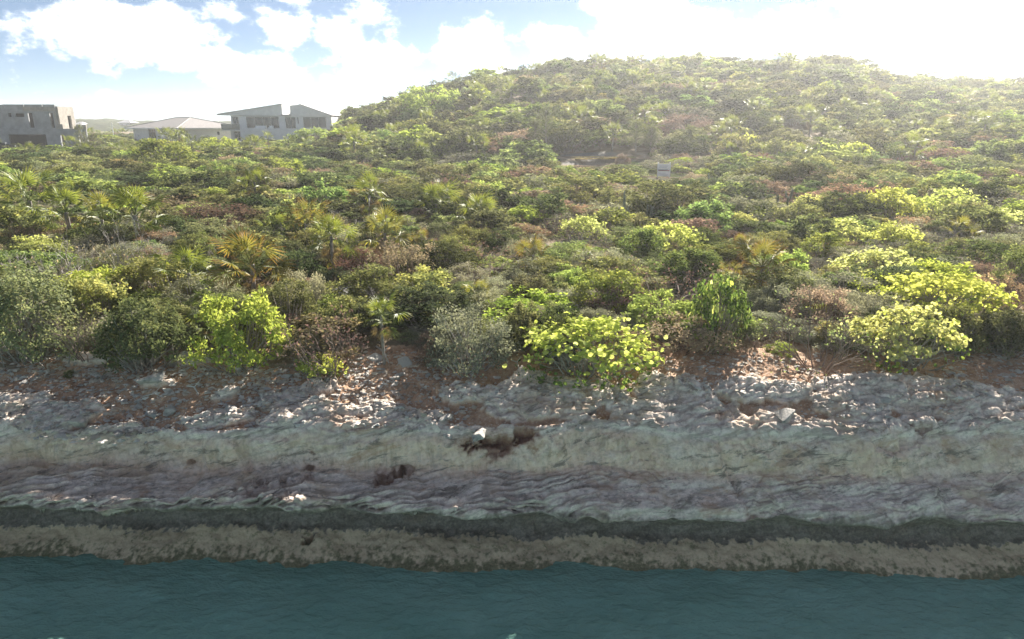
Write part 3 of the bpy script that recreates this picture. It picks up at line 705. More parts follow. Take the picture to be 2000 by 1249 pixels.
def fence():
    D = 92.0; x0, x1 = xpx(-60, 280, D), xpx(46, 280, D); g0 = 3.0
    f = empty('shade_cloth_fence', (x0, D, 0)); tag(f, 'black shade-cloth fence in front of the unfinished concrete house', 'fence')
    n = 6; w = (x1 - x0) / n; tops = [zrow(276, D)] * 3 + [zrow(277, D), zrow(281, D), zrow(286, D), zrow(291, D)]
    for i in range(n):
        g = Geo(); g.prism([(i * w + .05, g0), ((i + 1) * w - .05, g0), ((i + 1) * w - .05, tops[i + 1]), (i * w + .05, tops[i])], 0, .03); g.build('cloth_panel', M['fence'], f)
    for i in range(n + 1): part('post', M['frame'], f, (i * w - .04, i * w + .04, -.05, .08, g0, tops[i] + .15))
fence()

# -- pale notice board on posts, lettering too small to read
def notice():
    x, y = hit(1296, 347, .15); y = min(y, 58); k = px_per_m(y)
    x = (1296 - 1000) / k; g = float(ground_z(x, y)); w = 12.5 / k; z0 = zrow(345, y); z1 = zrow(320.5, y)
    s = empty('notice_board', (x, y, g)); z0 -= g; z1 -= g; zm = z0 + (z1 - z0) * .42; zn = z0 + (z1 - z0) * .62
    tag(s, 'white notice board with a dark red band standing in the scrub below the hill', 'sign')
    for sx in (-w * .92, w * .92): part('post', M['whitetrim'], s, (sx - .04, sx + .04, .05, .13, -.4, z1 + .1))
    for n_, a, b in (('upper_panel', zn, z1), ('lower_panel', z0, zm - .04)): part(n_, M['board'], s, (-w, w, 0, .045, a, b))
    red = simple_mat('faded red paint', (.25, .06, .06), .7, .1); ink = simple_mat('blue-grey lettering', (.25, .27, .36), .7, .1)
    band = part('middle_panel', M['white'], s, (-w, w, .01, .045, zm - .03, zn - .01))
    part('lettering', red, band, (-w * .9, w * .86, .002, .0085, zm + .02, zm + .085)); part('lettering', ink, band, (-w * .95, w * .55, .002, .0085, zn - .12, zn - .06))
    up = s.children[2]
    for i, (a, b) in enumerate(((-.85, .8), (-.8, .6), (-.85, .4))): part('lettering', ink, up, (w * a, w * b, -.006, -.002, z1 - .10 - i * .09, z1 - .08 - i * .09))
    for i, (a, b) in enumerate(((-.8, .3), (-.6, .7), (-.7, .5))): part('lettering', ink, s.children[3], (w * a, w * b, -.006, -.002, zm - .16 - i * .1, zm - .145 - i * .1))
notice()
def pole(px, row0, row1, y, r, label, mat):
    x = xpx(px, row0, y); g = float(ground_z(x, y)); z = zrow(row0, y)
    p = empty('pole', (x, y, g)); tag(p, label, 'pole')
    a = Geo(); a.tube([(0, 0, -.5), (0, 0, (z - g) * .5), (0, 0, z - g)], [r, r * .9, r * .75], 8); a.build('shaft', M[mat], p)
    b = Geo(); b.tube([(0, 0, z - g - .02), (0, 0, z - g + r * 1.2)], [r * 1.15, r * .5], 8); b.build('cap', M['frame'], p)
pole(1309.5, 280, 300, 66, .055, 'slim grey post standing up behind the white notice board', 'metal')
pole(218, 241, 265, 150, .12, 'white mast between the unfinished house and the hip-roofed house', 'whitetrim')
pole(429, 229, 245, 140, .06, 'thin pale pole beside the overhanging roof of the white house', 'whitetrim')
def far_block(px0, px1, r0, r1, D, label):
    x0, x1 = xpx(px0, r0, D), xpx(px1, r0, D); h = empty('far_house', ((x0 + x1) / 2, D, 0)); w = (x1 - x0) / 2; z0, z1 = zrow(r1, D) - 3, zrow(r0, D)
    tag(h, label, 'house')
    holed_wall('wall', M['white'], h, -w, w, z0, z1 - 1, 0, .4, [(-w * .6, -w * .3, z1 - 3, z1 - 1.8), (w * .2, w * .6, z1 - 3, z1 - 1.8)])
    window(h, -w * .6, -w * .3, z1 - 3, z1 - 1.8, .15); window(h, w * .2, w * .6, z1 - 3, z1 - 1.8, .15)
    parts('rear_wall', M['dark'], h, (-w, w, 6, 6.3, z0, z1 - 1))  # near-black rear wall paints the shade behind the windows
    V = [(-w - 1, -.6, z1 - 1), (w + 1, -.6, z1 - 1), (w + 1, 7, z1 - 1), (-w - 1, 7, z1 - 1), (-w * .4, 3, z1 + .4), (w * .4, 3, z1 + .4)]
    g = Geo(); g.add(V, [(0, 1, 5, 4), (2, 3, 4, 5), (0, 3, 2, 1)]); g.add(V, [(1, 2, 5), (3, 0, 4)]); g.build('roof', M['roofgrey'], h)
far_block(232, 252, 236, 242, 330, 'pale house on the distant wooded rise behind the hip-roofed house')
far_block(145, 157, 240, 245, 330, 'small pale far house just beside the unfinished house on the rise')
# ------------------------------------------------------------------ plants: meshes (one set per kind, shared by the copies)
LM = {
 'olive':  leaf_mat('olive leaf', (.075, .09, .035), (.145, .165, .065), (.25, .25, .11), .42),
 'green':  leaf_mat('mid green leaf', (.065, .095, .03), (.135, .18, .055), (.25, .27, .08), .45),
 'lime':   leaf_mat('lime green leaf', (.13, .17, .04), (.24, .30, .075), (.37, .40, .12), .45, (1.4, 1.4, .8), .75, .1, .22),
 'silver': leaf_mat('grey-green leaf', (.14, .145, .10), (.25, .25, .18), (.38, .36, .28), .32, (1.3, 1.3, .9)),
 'dark':   leaf_mat('dark green leaf', (.04, .055, .025), (.075, .10, .04), (.14, .155, .065), .35),
 'red':    leaf_mat('reddish leaf', (.14, .085, .07), (.185, .12, .10), (.20, .175, .10), .35, (1.25, 1.05, .9)),
 'dry':    leaf_mat('dry tan leaf', (.15, .115, .08), (.25, .19, .135), (.31, .27, .16), .38, (1.3, 1.15, .9)),
 'yellow': leaf_mat('yellowing leaf', (.13, .14, .05), (.24, .24, .085), (.34, .29, .11), .45, (1.4, 1.3, .8)),
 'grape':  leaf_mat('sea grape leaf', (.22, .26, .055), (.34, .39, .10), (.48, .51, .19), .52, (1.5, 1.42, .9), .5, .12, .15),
 'grapeshade': leaf_mat('sea grape leaf with painted shade', (.05, .09, .02), (.10, .16, .035), (.18, .24, .05), .45, None, .5, .1, .2),  # darker copy of the sea grape leaf, shade put into its colour
 'needle': leaf_mat('casuarina spray', (.075, .09, .05), (.12, .14, .075), (.18, .19, .11), .35, (1.3, 1.25, .8)),
}
def palm_mat(name, base, mid, tip, trans=.4, spec=.2):
    n = NT(name); a = n.attr('rnd'); o = n.objrand()
    c = n.ramp(a, (.0, base), (.55, mid), (1, tip))
    c = n.mix(n.rng(o, 0, 1, 0, .35, False), c, tuple(x * .55 for x in mid))
    p = n.bsdf(c, .45, spec=spec); t = n.N.new('ShaderNodeBsdfTranslucent'); n.put(t.inputs['Color'], n.mix(1.0, c, (1.6, 1.45, .6), 'MULTIPLY'))
    m = n.N.new('ShaderNodeMixShader'); m.inputs[0].default_value = trans; n.L.new(p, m.inputs[1]); n.L.new(t.outputs[0], m.inputs[2])
    return n.done(m.outputs[0])
LM['palm'] = palm_mat('fan palm blade', (.12, .16, .05), (.19, .24, .075), (.30, .30, .11))
LM['palmyellow'] = palm_mat('yellowing fan palm blade', (.16, .18, .06), (.25, .26, .09), (.33, .28, .12), .42)
LM['palmred'] = palm_mat('red-tipped fan palm blade', (.13, .16, .06), (.22, .205, .08), (.32, .15, .09), .42, .04)
LM['palmdead'] = palm_mat('dead fan palm blade', (.17, .13, .095), (.25, .20, .15), (.30, .25, .20), .25, .0)
BARK = simple_mat('grey bark', (.24, .215, .19), .9, .3, 9, bump=.4)
TWIG = simple_mat('pale bare twig', (.36, .33, .31), .85, .25, 9)
RTWIG = simple_mat('brown twig', (.20, .15, .125), .85, .3, 9)
CACT = simple_mat('grey-green cactus skin', (.20, .22, .16), .8, .25, 5, bump=.4)
SPINE = simple_mat('pale cactus wool', (.58, .56, .50), .9, .1, 9)

def rvec(r, n): return unit(r.normal(size=(n, 3)))
def dome_clumps(r, n, Rx, H, low=-.05, hollow=.5, flat=1.0):
    """clump centres through a lumpy dome standing on the ground"""
    d = r.normal(size=(n * 3, 3)); d[:, 2] = np.abs(d[:, 2]) * flat + low; d = unit(d)[:n]
    lob = 1 + .28 * fbm(d[:, 0] * 1.6 + r.random() * 50, d[:, 1] * 1.6, d[:, 2] * 1.6, 2)
    k = (hollow + (1 - hollow) * r.random(n) ** .55) * lob
    P = d * k[:, None] * np.array([Rx, Rx, H * .78]); P[:, 2] += H * .22
    return P, d
def add_twigs(g, r, P, mat, rad=.012, base=.12, sides=3):
    for p in P:
        b = np.array([r.normal() * base, r.normal() * base, -.15]); m = b * .45 + p * .55 + r.normal(size=3) * .06; m[2] -= .06
        g.tube([b, m, p], [rad * 1.5, rad, rad * .35], sides, mat)
def add_leaf_clumps(g, r, P, d, per, cr, L, W, mat, up=.55, sd_=.5):
    n = len(P) * per; Cn = np.repeat(P, per, 0); dd = np.repeat(d, per, 0)
    off = rvec(r, n) * (r.random(n) ** .5 * cr)[:, None]; off[:, 2] *= .75
    Nn = unit(rvec(r, n) * .8 + dd * .5 + np.array([0, 0, up])); D = unit(np.cross(Nn, rvec(r, n)) + off * 2.2 + np.array([0, 0, .25]))
    clump = np.repeat(r.random(len(P)), per)
    a = np.clip(.5 * clump + .5 * r.random(n), 0, 1)
    s = .65 + .7 * r.random(n)
    g.leaves(Cn + off, D, Nn, L * s, W * s, mat, a)
def shrub_geo(seed, nclump=60, per=46, Rx=.72, H=1.15, cr=.15, L=.055, W=.032, hollow=.62, flat=1.0, tw=1.0):
    r = np.random.default_rng(seed); P, d = dome_clumps(r, nclump, Rx, H, hollow=hollow, flat=flat)
    f, b = Geo(), Geo(); add_leaf_clumps(f, r, P, d, per, cr, L, W, 0)
    add_twigs(b, r, P[::1], 0, .011 * tw)
    return f, b
def bare_geo(seed, Rx=.7, H=1.2, nst=9, leaves=250, L=.05, W=.03, wild=.5):
    r = np.random.default_rng(seed); f, b = Geo(), Geo(); tips = []
    def grow(p, d, ln, rad, lev):
        q = p + d * ln * .5 + r.normal(size=3) * ln * .07; e = q + unit(d + r.normal(size=3) * .25) * ln * .5
        b.tube([p, q, e], [rad, rad * .8, rad * .55], 3)
        if lev == 0: tips.append(e); return
        for _ in range(3 if lev > 1 else 4):
            t = .45 + .55 * r.random(); s = (p + (q - p) * t * 2) if t < .5 else (q + (e - q) * (t - .5) * 2)
            grow(s, unit(d + r.normal(size=3) * wild + np.array([0, 0, .12])), ln * (.5 + .25 * r.random()), rad * .55, lev - 1)
    for i in range(nst):
        a = i * 2.4 + r.random(); sp = .35 + .75 * r.random()
        grow(np.array([.06 * math.cos(a), .06 * math.sin(a), -.1]), unit(np.array([math.cos(a) * sp, math.sin(a) * sp, 1.0])), H * (.5 + .2 * r.random()), .014, 3)
    T = np.array(tips); T = T[r.integers(0, len(T), max(leaves, 4))] + r.normal(size=(max(leaves, 4), 3)) * .03
    f.leaves(T, rvec(r, len(T)), rvec(r, len(T)) + np.array([0, 0, .5]), L * (.7 + .6 * r.random(len(T))), W, 0, r.random(len(T)))
    return f, b
def grape_geo(seed, Rx=1.2, H=1.3, n=420, lr=.05, shade=160, flat=.7):
    """round leaves in a shell over bare crooked branches"""
    r = np.random.default_rng(seed); f, sh, b = Geo(), Geo(), Geo()
    nc = 60; P, d = dome_clumps(r, nc, Rx, H, low=.55, hollow=.9, flat=flat)
    k = r.integers(0, nc, n); off = r.normal(size=(n, 3)) * np.array([.14, .14, .07]); Cn = P[k] + off
    N_ = unit(d[k] * .5 + rvec(r, n) * .75 + np.array([0, -.15, .5]))
    f.round_leaves(Cn, N_, lr * (.7 + .5 * r.random(n)), 0, np.clip(.45 + .35 * r.normal(size=n), 0, 1))
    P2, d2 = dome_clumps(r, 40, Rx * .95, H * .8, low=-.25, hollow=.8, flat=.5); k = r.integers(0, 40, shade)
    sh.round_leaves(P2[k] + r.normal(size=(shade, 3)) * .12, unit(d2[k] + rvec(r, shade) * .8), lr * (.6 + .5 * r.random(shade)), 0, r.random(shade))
    for p in np.concatenate([P, P2[::2]]):
        bs = np.array([r.normal() * .25 * Rx, r.normal() * .15, -.15]); m1 = bs + (p - bs) * .4 + r.normal(size=3) * .10; m2 = bs + (p - bs) * .75 + r.normal(size=3) * .08
        b.tube([bs, m1, m2, p], [.022, .017, .011, .005], 4)
        for _ in range(2):
            e = m2 + (p - m2) * .6 + r.normal(size=3) * .18; b.tube([m2, (m2 + e) / 2 + r.normal(size=3) * .03, e], [.008, .006, .003], 3)
    return f, sh, b
def frond_geo(seed, petiole=.55, R_=.52, seg=22, droop=.5, spread=118):
    r = np.random.default_rng(seed); g = Geo()
    g.tube([(0, 0, 0), (petiole * .5, 0, .03), (petiole, 0, 0)], [.013, .010, .008], 4, 0, .1)
    for i in range(seg):
        a = R(-spread + 2 * spread * i / (seg - 1)) + r.normal() * .02; ln = R_ * (.80 + .22 * math.cos(a * .75)) * (.92 + .12 * r.random())
        u = np.array([math.cos(a), math.sin(a), 0]); s = np.array([-math.sin(a), math.cos(a), 0]); w = .038
        lift = .10 * math.cos(a) + .02 * (-1) ** i; dz = lambda t: np.array([0, 0, lift * t - droop * (t ** 2.2) * ln * (.5 + .4 * r.random())])
        o = np.array([petiole, 0, 0]); A = o + u * ln * .08; B = o + u * ln * .5 + dz(.5); T = o + u * ln + dz(1.)
        n_ = np.array([0, 0, .014])
        V = [A, B + s * w * .5 - n_, B + n_ * .6, B - s * w * .5 - n_, T]
        g.add(V, [(0, 1, 2), (0, 2, 3), (1, 4, 2), (2, 4, 3)], 0, [.05, .45, .45, .45, 1.0])
    return g
FROND = [frond_geo(100 + i, .5 + .08 * i, .50 + .03 * i, droop=.25 + .14 * i) for i in range(4)]
def frond_places(seed, n, h):
    r = np.random.default_rng(seed); out = []
    for i in range(n):
        t = i / (n - 1); az = i * 2.39996 + r.normal() * .25; el = R(78) - t * R(112) + r.normal() * .12
        out.append((az, el, r.normal() * .35, .85 + .25 * r.random() - .15 * (t < .12), r.integers(0, 4), np.array([0, 0, h - .10 * t])))
    return out
def frond_matrix(pl):
    az, el, roll, s, k, o = pl
    return Matrix.Translation(Vector(o)) @ Matrix.Rotation(az, 4, 'Z') @ Matrix.Rotation(-el, 4, 'Y') @ Matrix.Rotation(roll, 4, 'X') @ Matrix.Diagonal((s, s, s, 1))
def trunk_geo(h, r0=.055):
    g = Geo(); n = 7; z = np.linspace(-.25, h, n); g.tube(np.stack([.03 * np.sin(z * 2), .02 * np.cos(z * 3), z], -1), r0 * (1 + .12 * (np.arange(n) % 2)) * np.linspace(1.15, .95, n), 8)
    return g
def palm_whole(seed, n=15, h=1.0, mats=('palm',)):
    """a small far palm: trunk, green crown and dead skirt in one mesh"""
    g = Geo(); t = trunk_geo(h)
    for V, F in zip(t.V, t.F): pass
    off = 0; V = np.concatenate(t.V); [g.add(V, F, 1) for F in t.F]
    for i, pl in enumerate(frond_places(seed, n, h)):
        m = np.array(frond_matrix(pl)); f = FROND[pl[4]]; V = np.concatenate(f.V) @ m[:3, :3].T + m[:3, 3]; A = np.concatenate(f.A)
        for F in f.F: g.add(V, F, 0, A)
    r = np.random.default_rng(seed + 9)
    for i in range(5):
        pl = (r.random() * 6.28, R(-70) + r.normal() * .15, r.normal(), .7, r.integers(0, 4), np.array([0, 0, h - .2])); m = np.array(frond_matrix(pl)); f = FROND[pl[4]]
        V = np.concatenate(f.V) @ m[:3, :3].T + m[:3, 3]
        for F in f.F: g.add(V, F, 2, np.concatenate(f.A))
    return g
def cactus_geo(seed, n=6, H=1.5):
    r = np.random.default_rng(seed); out = []
    for i in range(n):
        a = r.random() * 6.28; h = H * (.55 + .5 * r.random()); lean = .12 * r.normal(size=2); b = np.array([math.cos(a) * .22, math.sin(a) * .22, -.15]) * (r.random() ** .5 * 1.2)
        b[2] = -.15; g = Geo(); z = np.linspace(0, 1, 9); P = np.stack([b[0] + lean[0] * z * h, b[1] + lean[1] * z * h, b[2] + z * h], -1)
        ang = np.arange(16) * math.pi / 8; rad = .052 * np.array([.8, 1, 1.05, 1, 1.05, 1, 1, .8, .35])
        rr = rad[:, None] * (1 + .18 * (np.arange(16) % 2) * 2 - .18)[None]
        V = np.stack([P[:, None, 0] + rr * np.cos(ang), P[:, None, 1] + rr * np.sin(ang), np.repeat(P[:, 2:3], 16, 1)], -1).reshape(-1, 3)
        I = np.arange(8)[:, None] * 16; k = np.arange(16)[None]; g.add(V, np.stack([I + k, I + (k + 1) % 16, I + 16 + (k + 1) % 16, I + 16 + k], -1).reshape(-1, 4))
        g.add(V[-16:], [tuple(range(16))])
        w = Geo(); q = P[5] + (P[8] - P[5]) * r.random((60, 1)); q = q + np.stack([np.cos(r.random(60) * 6.28), np.sin(r.random(60) * 6.28), np.zeros(60)], -1) * .05
        w.leaves(q, rvec(r, 60) + [0, 0, .6], rvec(r, 60), .05, .006)
        out.append((g, w))
    return out
def casuarina_geo(seed, H=6.0, Rx=1.3, n=90, bare=False):
    r = np.random.default_rng(seed); f, b = Geo(), Geo()
    z = np.linspace(-.3, H, 8); b.tube(np.stack([.05 * np.sin(z), .06 * np.cos(z * .7), z], -1), np.linspace(.09, .015, 8), 6)
    for i in range(n):
        t = .12 + .86 * r.random(); a = r.random() * 6.28; ln = Rx * (1.1 - .8 * t) * (.5 + .6 * r.random()); p = np.array([0, 0, H * t]); e = p + np.array([math.cos(a) * ln, math.sin(a) * ln, ln * .55])
        b.tube([p, (p + e) / 2 + [0, 0, .05], e], [.018, .012, .005], 3)
        m = 10 if bare else 48; s = r.random(m)[:, None]; q = p + (e - p) * (.25 + .75 * s) + r.normal(size=(m, 3)) * .05
        D = unit(rvec(r, m) * .6 + (e - p) / ln * .6 + [0, 0, .25]); f.leaves(q, D, rvec(r, m), .26 * (.6 + .6 * r.random(m)), .018, 0, r.random(m))
    return f, b

KINDS = {  # name, leaf material, wood material, shape
 'olive_shrub':  ('olive', BARK, dict(nclump=80, per=72)),
 'green_shrub':  ('green', BARK, dict(nclump=72, per=66, L=.065, W=.04)),
 'lime_shrub':   ('lime', BARK, dict(nclump=68, per=58, L=.07, W=.045, H=1.05)),
 'silver_shrub': ('silver', TWIG, dict(nclump=86, per=74, L=.045, W=.026, H=.95, flat=.8)),
 'dark_shrub':   ('dark', BARK, dict(nclump=84, per=70, L=.06, W=.035, hollow=.4, H=1.25)),
 'red_shrub':    ('red', RTWIG, dict(nclump=66, per=46, L=.05, W=.028, H=1.0)),
 'dry_shrub':    ('dry', RTWIG, dict(nclump=66, per=48, L=.05, W=.03, H=1.0)),
 'yellow_shrub': ('yellow', BARK, dict(nclump=56, per=44, L=.075, W=.055, H=1.0)),
}
NEAR, WHOLE, FAR = {}, {}, {}
def join(f, b):
    g = Geo()
    for src, m in ((f, 0), (b, 1)):
        V = np.concatenate(src.V); A = np.concatenate(src.A); n0 = 0
        for F in src.F: g.add(V[F.min():F.max() + 1], F - F.min(), m, A[F.min():F.max() + 1])
    return g
for ki, (k, (lm, wm, kw)) in enumerate(KINDS.items()):
    NEAR[k] = []; WHOLE[k] = []; FAR[k] = []
    for v in range(3):
        f, b = shrub_geo(1000 + 37 * ki + v, **kw)
        NEAR[k].append((f.mesh('crown', [LM[lm]]), b.mesh('stems', [wm])))
    for v in range(3):
        kw2 = dict(kw); kw2.update(nclump=60, per=44, L=kw.get('L', .055) * 1.4, W=kw.get('W', .032) * 1.4)
        f, b = shrub_geo(5000 + 37 * ki + v, **kw2); WHOLE[k].append(join(f, b).mesh(k, [LM[lm], wm]))
        kw2.update(nclump=52, per=30, L=kw.get('L', .055) * 1.9, W=kw.get('W', .032) * 1.9); f, b = shrub_geo(7000 + 37 * ki + v, **kw2)
        b2 = Geo(); b2.V, b2.F, b2.M, b2.A, b2.n = b.V[:16], b.F[:16], b.M[:16], b.A[:16], 0
        FAR[k].append(join(f, b2).mesh(k, [LM[lm], wm]))
BARE = {}
for k, (lm, wm, lv, H, wild) in {'bare_shrub': ('dry', TWIG, 60, 1.2, .5), 'red_twig_shrub': ('red', RTWIG, 420, 1.15, .6), 'brown_twig_shrub': ('olive', RTWIG, 300, 1.1, .6)}.items():
    BARE[k] = []
    for v in range(3):
        f, b = bare_geo(300 + v + len(k) * 7, H=H, leaves=lv, wild=wild, nst=10); BARE[k].append((f.mesh('leaves', [LM[lm]]), b.mesh('stems', [wm])))
for k in BARE: NEAR[k] = BARE[k]
GRAPE = []
for v in range(5):
    f, sh, b = grape_geo(700 + v, n=1250, shade=260); GRAPE.append((f.mesh('crown', [LM['grape']]), sh.mesh('lower_leaves', [LM['grapeshade']]), b.mesh('branches', [BARK])))
GRAPEFAR = [grape_geo(760 + v, n=420, lr=.09, shade=120, Rx=1.2, H=1.1) for v in range(2)]
GRAPEFAR = [(f.mesh('crown', [LM['grape']]), s.mesh('lower_leaves', [LM['grapeshade']]), b.mesh('branches', [BARK])) for f, s, b in GRAPEFAR]
FRM = {k: [f.mesh('frond', [LM[k]]) for f in FROND] for k in ('palm', 'palmyellow', 'palmred', 'palmdead')}
TRM = {h: trunk_geo(h).mesh('trunk', [BARK]) for h in (.25, .6, 1.0, 1.5, 2.2)}
PALMFAR = [palm_whole(40 + i, 13 + i % 3, (.7, 1.1, 1.5, 1.0)[i]).mesh('thatch_palm', [LM['palm'], BARK, LM['palmdead']]) for i in range(4)]
# ------------------------------------------------------------------ planting
rp = np.random.default_rng(77)
HEROES = []          # (x, y, handle) landmarks that other labels may refer to
TAKEN = []           # (x, y, r) ground already planted by hand
def place(o, x, y, s=1.0, rz=None, sink=.05, sz=None):
    o.location = (x, y, surf(x, y) - sink); o.rotation_euler = (0, 0, rp.random() * 6.283 if rz is None else rz); o.scale = (s, s, s if sz is None else sz)
def hero_shrub(kind, px, row, wpx, hpx, label, handle=None, v=None, cat='shrub'):
    """crown centre at that pixel, so many pixels wide and high"""
    x, y = hit(px, row + hpx * .5); k = px_per_m(y); w, h = wpx / k, hpx / k / .93
    e = empty(kind); place(e, x, y); f, b = NEAR[kind][rp.integers(0, len(NEAR[kind])) if v is None else v]
    e.scale = (w / 1.5, w / 1.5 * .9, h / 1.15)
    link('crown' if kind in KINDS else 'leaves', f, e); link('stems', b, e); tag(e, label, cat)
    TAKEN.append((x, y, w * .42)); HEROES.append((x, y, handle or label)); return e
def hero_grape(px, row, wpx, hpx, label, handle=None, v=0, leaves=0, far=False):
    x, y = hit(px, row + hpx * .5); k = px_per_m(y); w, h = wpx / k, hpx / k / .95
    e = empty('sea_grape'); place(e, x, y, rz=rp.normal() * .4); f, s, b = (GRAPEFAR if far else GRAPE)[v % (2 if far else 5)]
    if leaves and not far and w < 3.45:      # nearest bushes: the big round leaves one by one
        sx, sy, sz = w / 2.5, w / 2.5 * .75, h / 1.35
        r = np.random.default_rng(900 + v); P, d = dome_clumps(r, 26, 1.22, 1.32, low=.5, hollow=.93, flat=.7)
        for i in range(leaves):
            q = r.integers(0, 26); c = P[q] + r.normal(size=3) * [.12, .12, .06]; nn = Vector(unit(d[q] * .5 + r.normal(size=3) * .5 + [0, -.25, .5]))
            lf = link('leaf', GLEAF[i % 5], e); lf.location = c; lf.rotation_euler = nn.to_track_quat('Z', 'Y').to_euler(); t = .046 * (.8 + .4 * r.random()); lf.scale = (t / sx * .95, t / sy * .95, t / sz)
    m = max(1, round(w / 2.3))            # a long bush is several crowns grown together
    sz = h / 1.35; sx = (w / 2.5) / m * (1.0 if m == 1 else 1.18); e.scale = (1, 1, 1) if m > 1 else (w / 2.5, w / 2.5 * .75, sz)
    for q in range(m):
        tri = (GRAPEFAR if far else GRAPE)[(v + q) % (2 if far else 5)]
        for nm, me in zip(('crown', 'lower_leaves', 'branches'), tri):
            c = link(nm, me, e)
            if m > 1: c.location = ((q - (m - 1) / 2) * w / m * .95, .25 * (-1) ** q, -.12 * sz * abs(q - (m - 1) / 2)); c.scale = (sx, sx * .9, sz * (1 - .12 * abs(q - (m - 1) / 2)))
    tag(e, label, 'sea grape', 'sea grape bushes'); TAKEN.append((x, y, w * .40)); HEROES.append((x, y, handle or label)); return e
GLEAF = []
for i in range(5):
    r = np.random.default_rng(i); k = 10; a = np.arange(k) * 2 * math.pi / k; g = Geo(); rad = 1 + .06 * r.normal(size=k)
    V = np.concatenate([[[0, 0, .0]], np.stack([rad * np.cos(a), rad * np.sin(a), .16 * np.cos(2 * a) + .06 * r.normal(size=k)], -1)])
    g.add(V, [(0, 1 + j, 1 + (j + 1) % k) for j in range(k)], 0, .05 + .1 * i); GLEAF.append(g.mesh('leaf', [LM['grape']]))
def hero_palm(px, row, wpx, h, label, handle=None, mat='palm', n=15, dead=4, seed=None):
    """fan palm whose crown centre shows at that pixel; every frond is a part"""
    x, y = hit(px, row, h); k = px_per_m(y); s = wpx / k / 1.82; th = min(TRM, key=lambda q: abs(q - h / s))
    e = empty('thatch_palm'); place(e, x, y, s, sz=s); link('trunk', TRM[th], e)
    seed = int(px * 7 + row) if seed is None else seed
    for pl in frond_places(seed, n, th):
        f = link('frond', FRM[mat][pl[4]], e); f.matrix_basis = frond_matrix(pl)
    r = np.random.default_rng(seed + 1)
    for i in range(dead):
        f = link('dead_frond', FRM['palmdead'][i % 4], e); f.matrix_basis = frond_matrix((r.random() * 6.28, R(-62) + r.normal() * .2, r.normal() * .6, .75, 0, np.array([0, 0, th - .15])))
    tag(e, label, 'palm', 'thatch palms'); TAKEN.append((x, y, .35 * s)); HEROES.append((x, y, handle or label)); return e

# -- sea grapes
hero_grape(1150, 686, 285, 112, 'broad yellow-green sea grape on bare branches at the middle of the rim', 'the broad sea grape on the rim', 0, 90)
hero_grape(1762, 664, 205, 108, 'sprawling bright sea grape with separate round leaves above the grey slab', 'the sprawling sea grape above the slab', 1, 90)
hero_grape(1400, 605, 150, 130, 'shaded dark sea grape in a hollow between red-tipped palms and the rim', 'the shaded sea grape in the hollow', 2, 50)
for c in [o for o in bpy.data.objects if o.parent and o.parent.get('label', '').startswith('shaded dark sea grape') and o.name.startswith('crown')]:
    c.data = c.data.copy(); c.data.materials[0] = LM['grapeshade']  # whole crown recoloured darker, so its shade is painted into the leaves
hero_grape(1838, 585, 235, 95, 'wide yellow-topped sea grape behind the sprawling one above the slab', 'the wide yellow-topped sea grape', 3, 50)
hero_grape(1708, 522, 190, 70, 'low mounded lime-green sea grape beside grey silvery scrub', 'the low mounded sea grape', 4)
hero_grape(1790, 400, 220, 70, 'long curved hedge-like sea grape on the slope under the red shrubs', 'the long curved sea grape', 0)
hero_grape(1690, 458, 190, 60, 'loose sea grape mound with a pale top just inland of the low mounded one', 'the loose sea grape mound', 1)
hero_grape(1578, 405, 85, 45, 'small sea grape beside the thin columnar cacti', 'the small sea grape by the thin cacti', 2)
hero_grape(1440, 436, 75, 40, 'small round sea grape between dark scrub and grey twigs', 'the small round sea grape', 3)
hero_grape(1300, 468, 140, 62, 'lime sea grape thicket in front of the leaning white-topped cacti', 'the lime sea grape thicket', 4)
hero_grape(1140, 450, 105, 50, 'sea grape growing round the foot of a slim bare-trunked palm', 'the sea grape at the slim palm', 0)
hero_grape(1532, 290, 85, 42, 'rounded sea grape at the hill foot, smaller of the neighbouring domes', 'the smaller domed sea grape', 0, far=True)
hero_grape(1640, 295, 115, 50, 'large domed sea grape at the foot of the hill', 'the large domed sea grape', 1, far=True)
hero_grape(1446, 278, 75, 45, 'upright sea grape at the hill foot below the grey-brown scrub', 'the upright sea grape at the hill foot', 0, far=True)
hero_grape(1960, 292, 95, 32, 'flat sea grape on the slope beside the long red shrub', 'the flat sea grape on the slope', 1, far=True)
hero_grape(1955, 432, 110, 45, 'yellowish sea grape at the end of the long curved one', 'the yellowish sea grape', 2)
hero_grape(1585, 608, 75, 32, 'little sea grape cushion on top of the brown twiggy shrub', 'the little sea grape cushion', 3)
hero_grape(628, 757, 95, 48, 'low glossy sea grape creeping over stones on the bare rim', 'the creeping sea grape', 4, 60)
hero_grape(1450, 262, 60, 30, 'pale sea grape tuft partway up the hill above the domed ones', 'the pale sea grape tuft', 1, far=True)
# -- hand-placed shrubs
S = hero_shrub
S('lime_shrub', 480, 628, 185, 150, 'bright lime-green leafy shrub overhanging the stony ledge', 'the lime shrub over the stony ledge')
S('red_twig_shrub', 645, 660, 180, 150, 'tangled brown shrub with red leaves above the creeping sea grape', 'the tangled red-leaved shrub')
S('yellow_shrub', 190, 580, 150, 110, 'yellow and orange leaved shrub below the bare grey branches', 'the yellow-leaved shrub')
S('bare_shrub', 120, 520, 150, 110, 'leafless pale grey shrub with crooked branches', 'the leafless crooked shrub')
S('bare_shrub', 268, 505, 120, 130, 'upright leafless grey shrub full of fine twigs beside fan palms', 'the upright leafless shrub')
S('olive_shrub', 75, 610, 220, 150, 'large dark olive thicket shading the stones at the ledge', 'the large olive thicket')
S('dark_shrub', 290, 640, 180, 130, 'deep shaded shrub between yellow-leaved and lime shrubs', 'the deep shaded shrub')
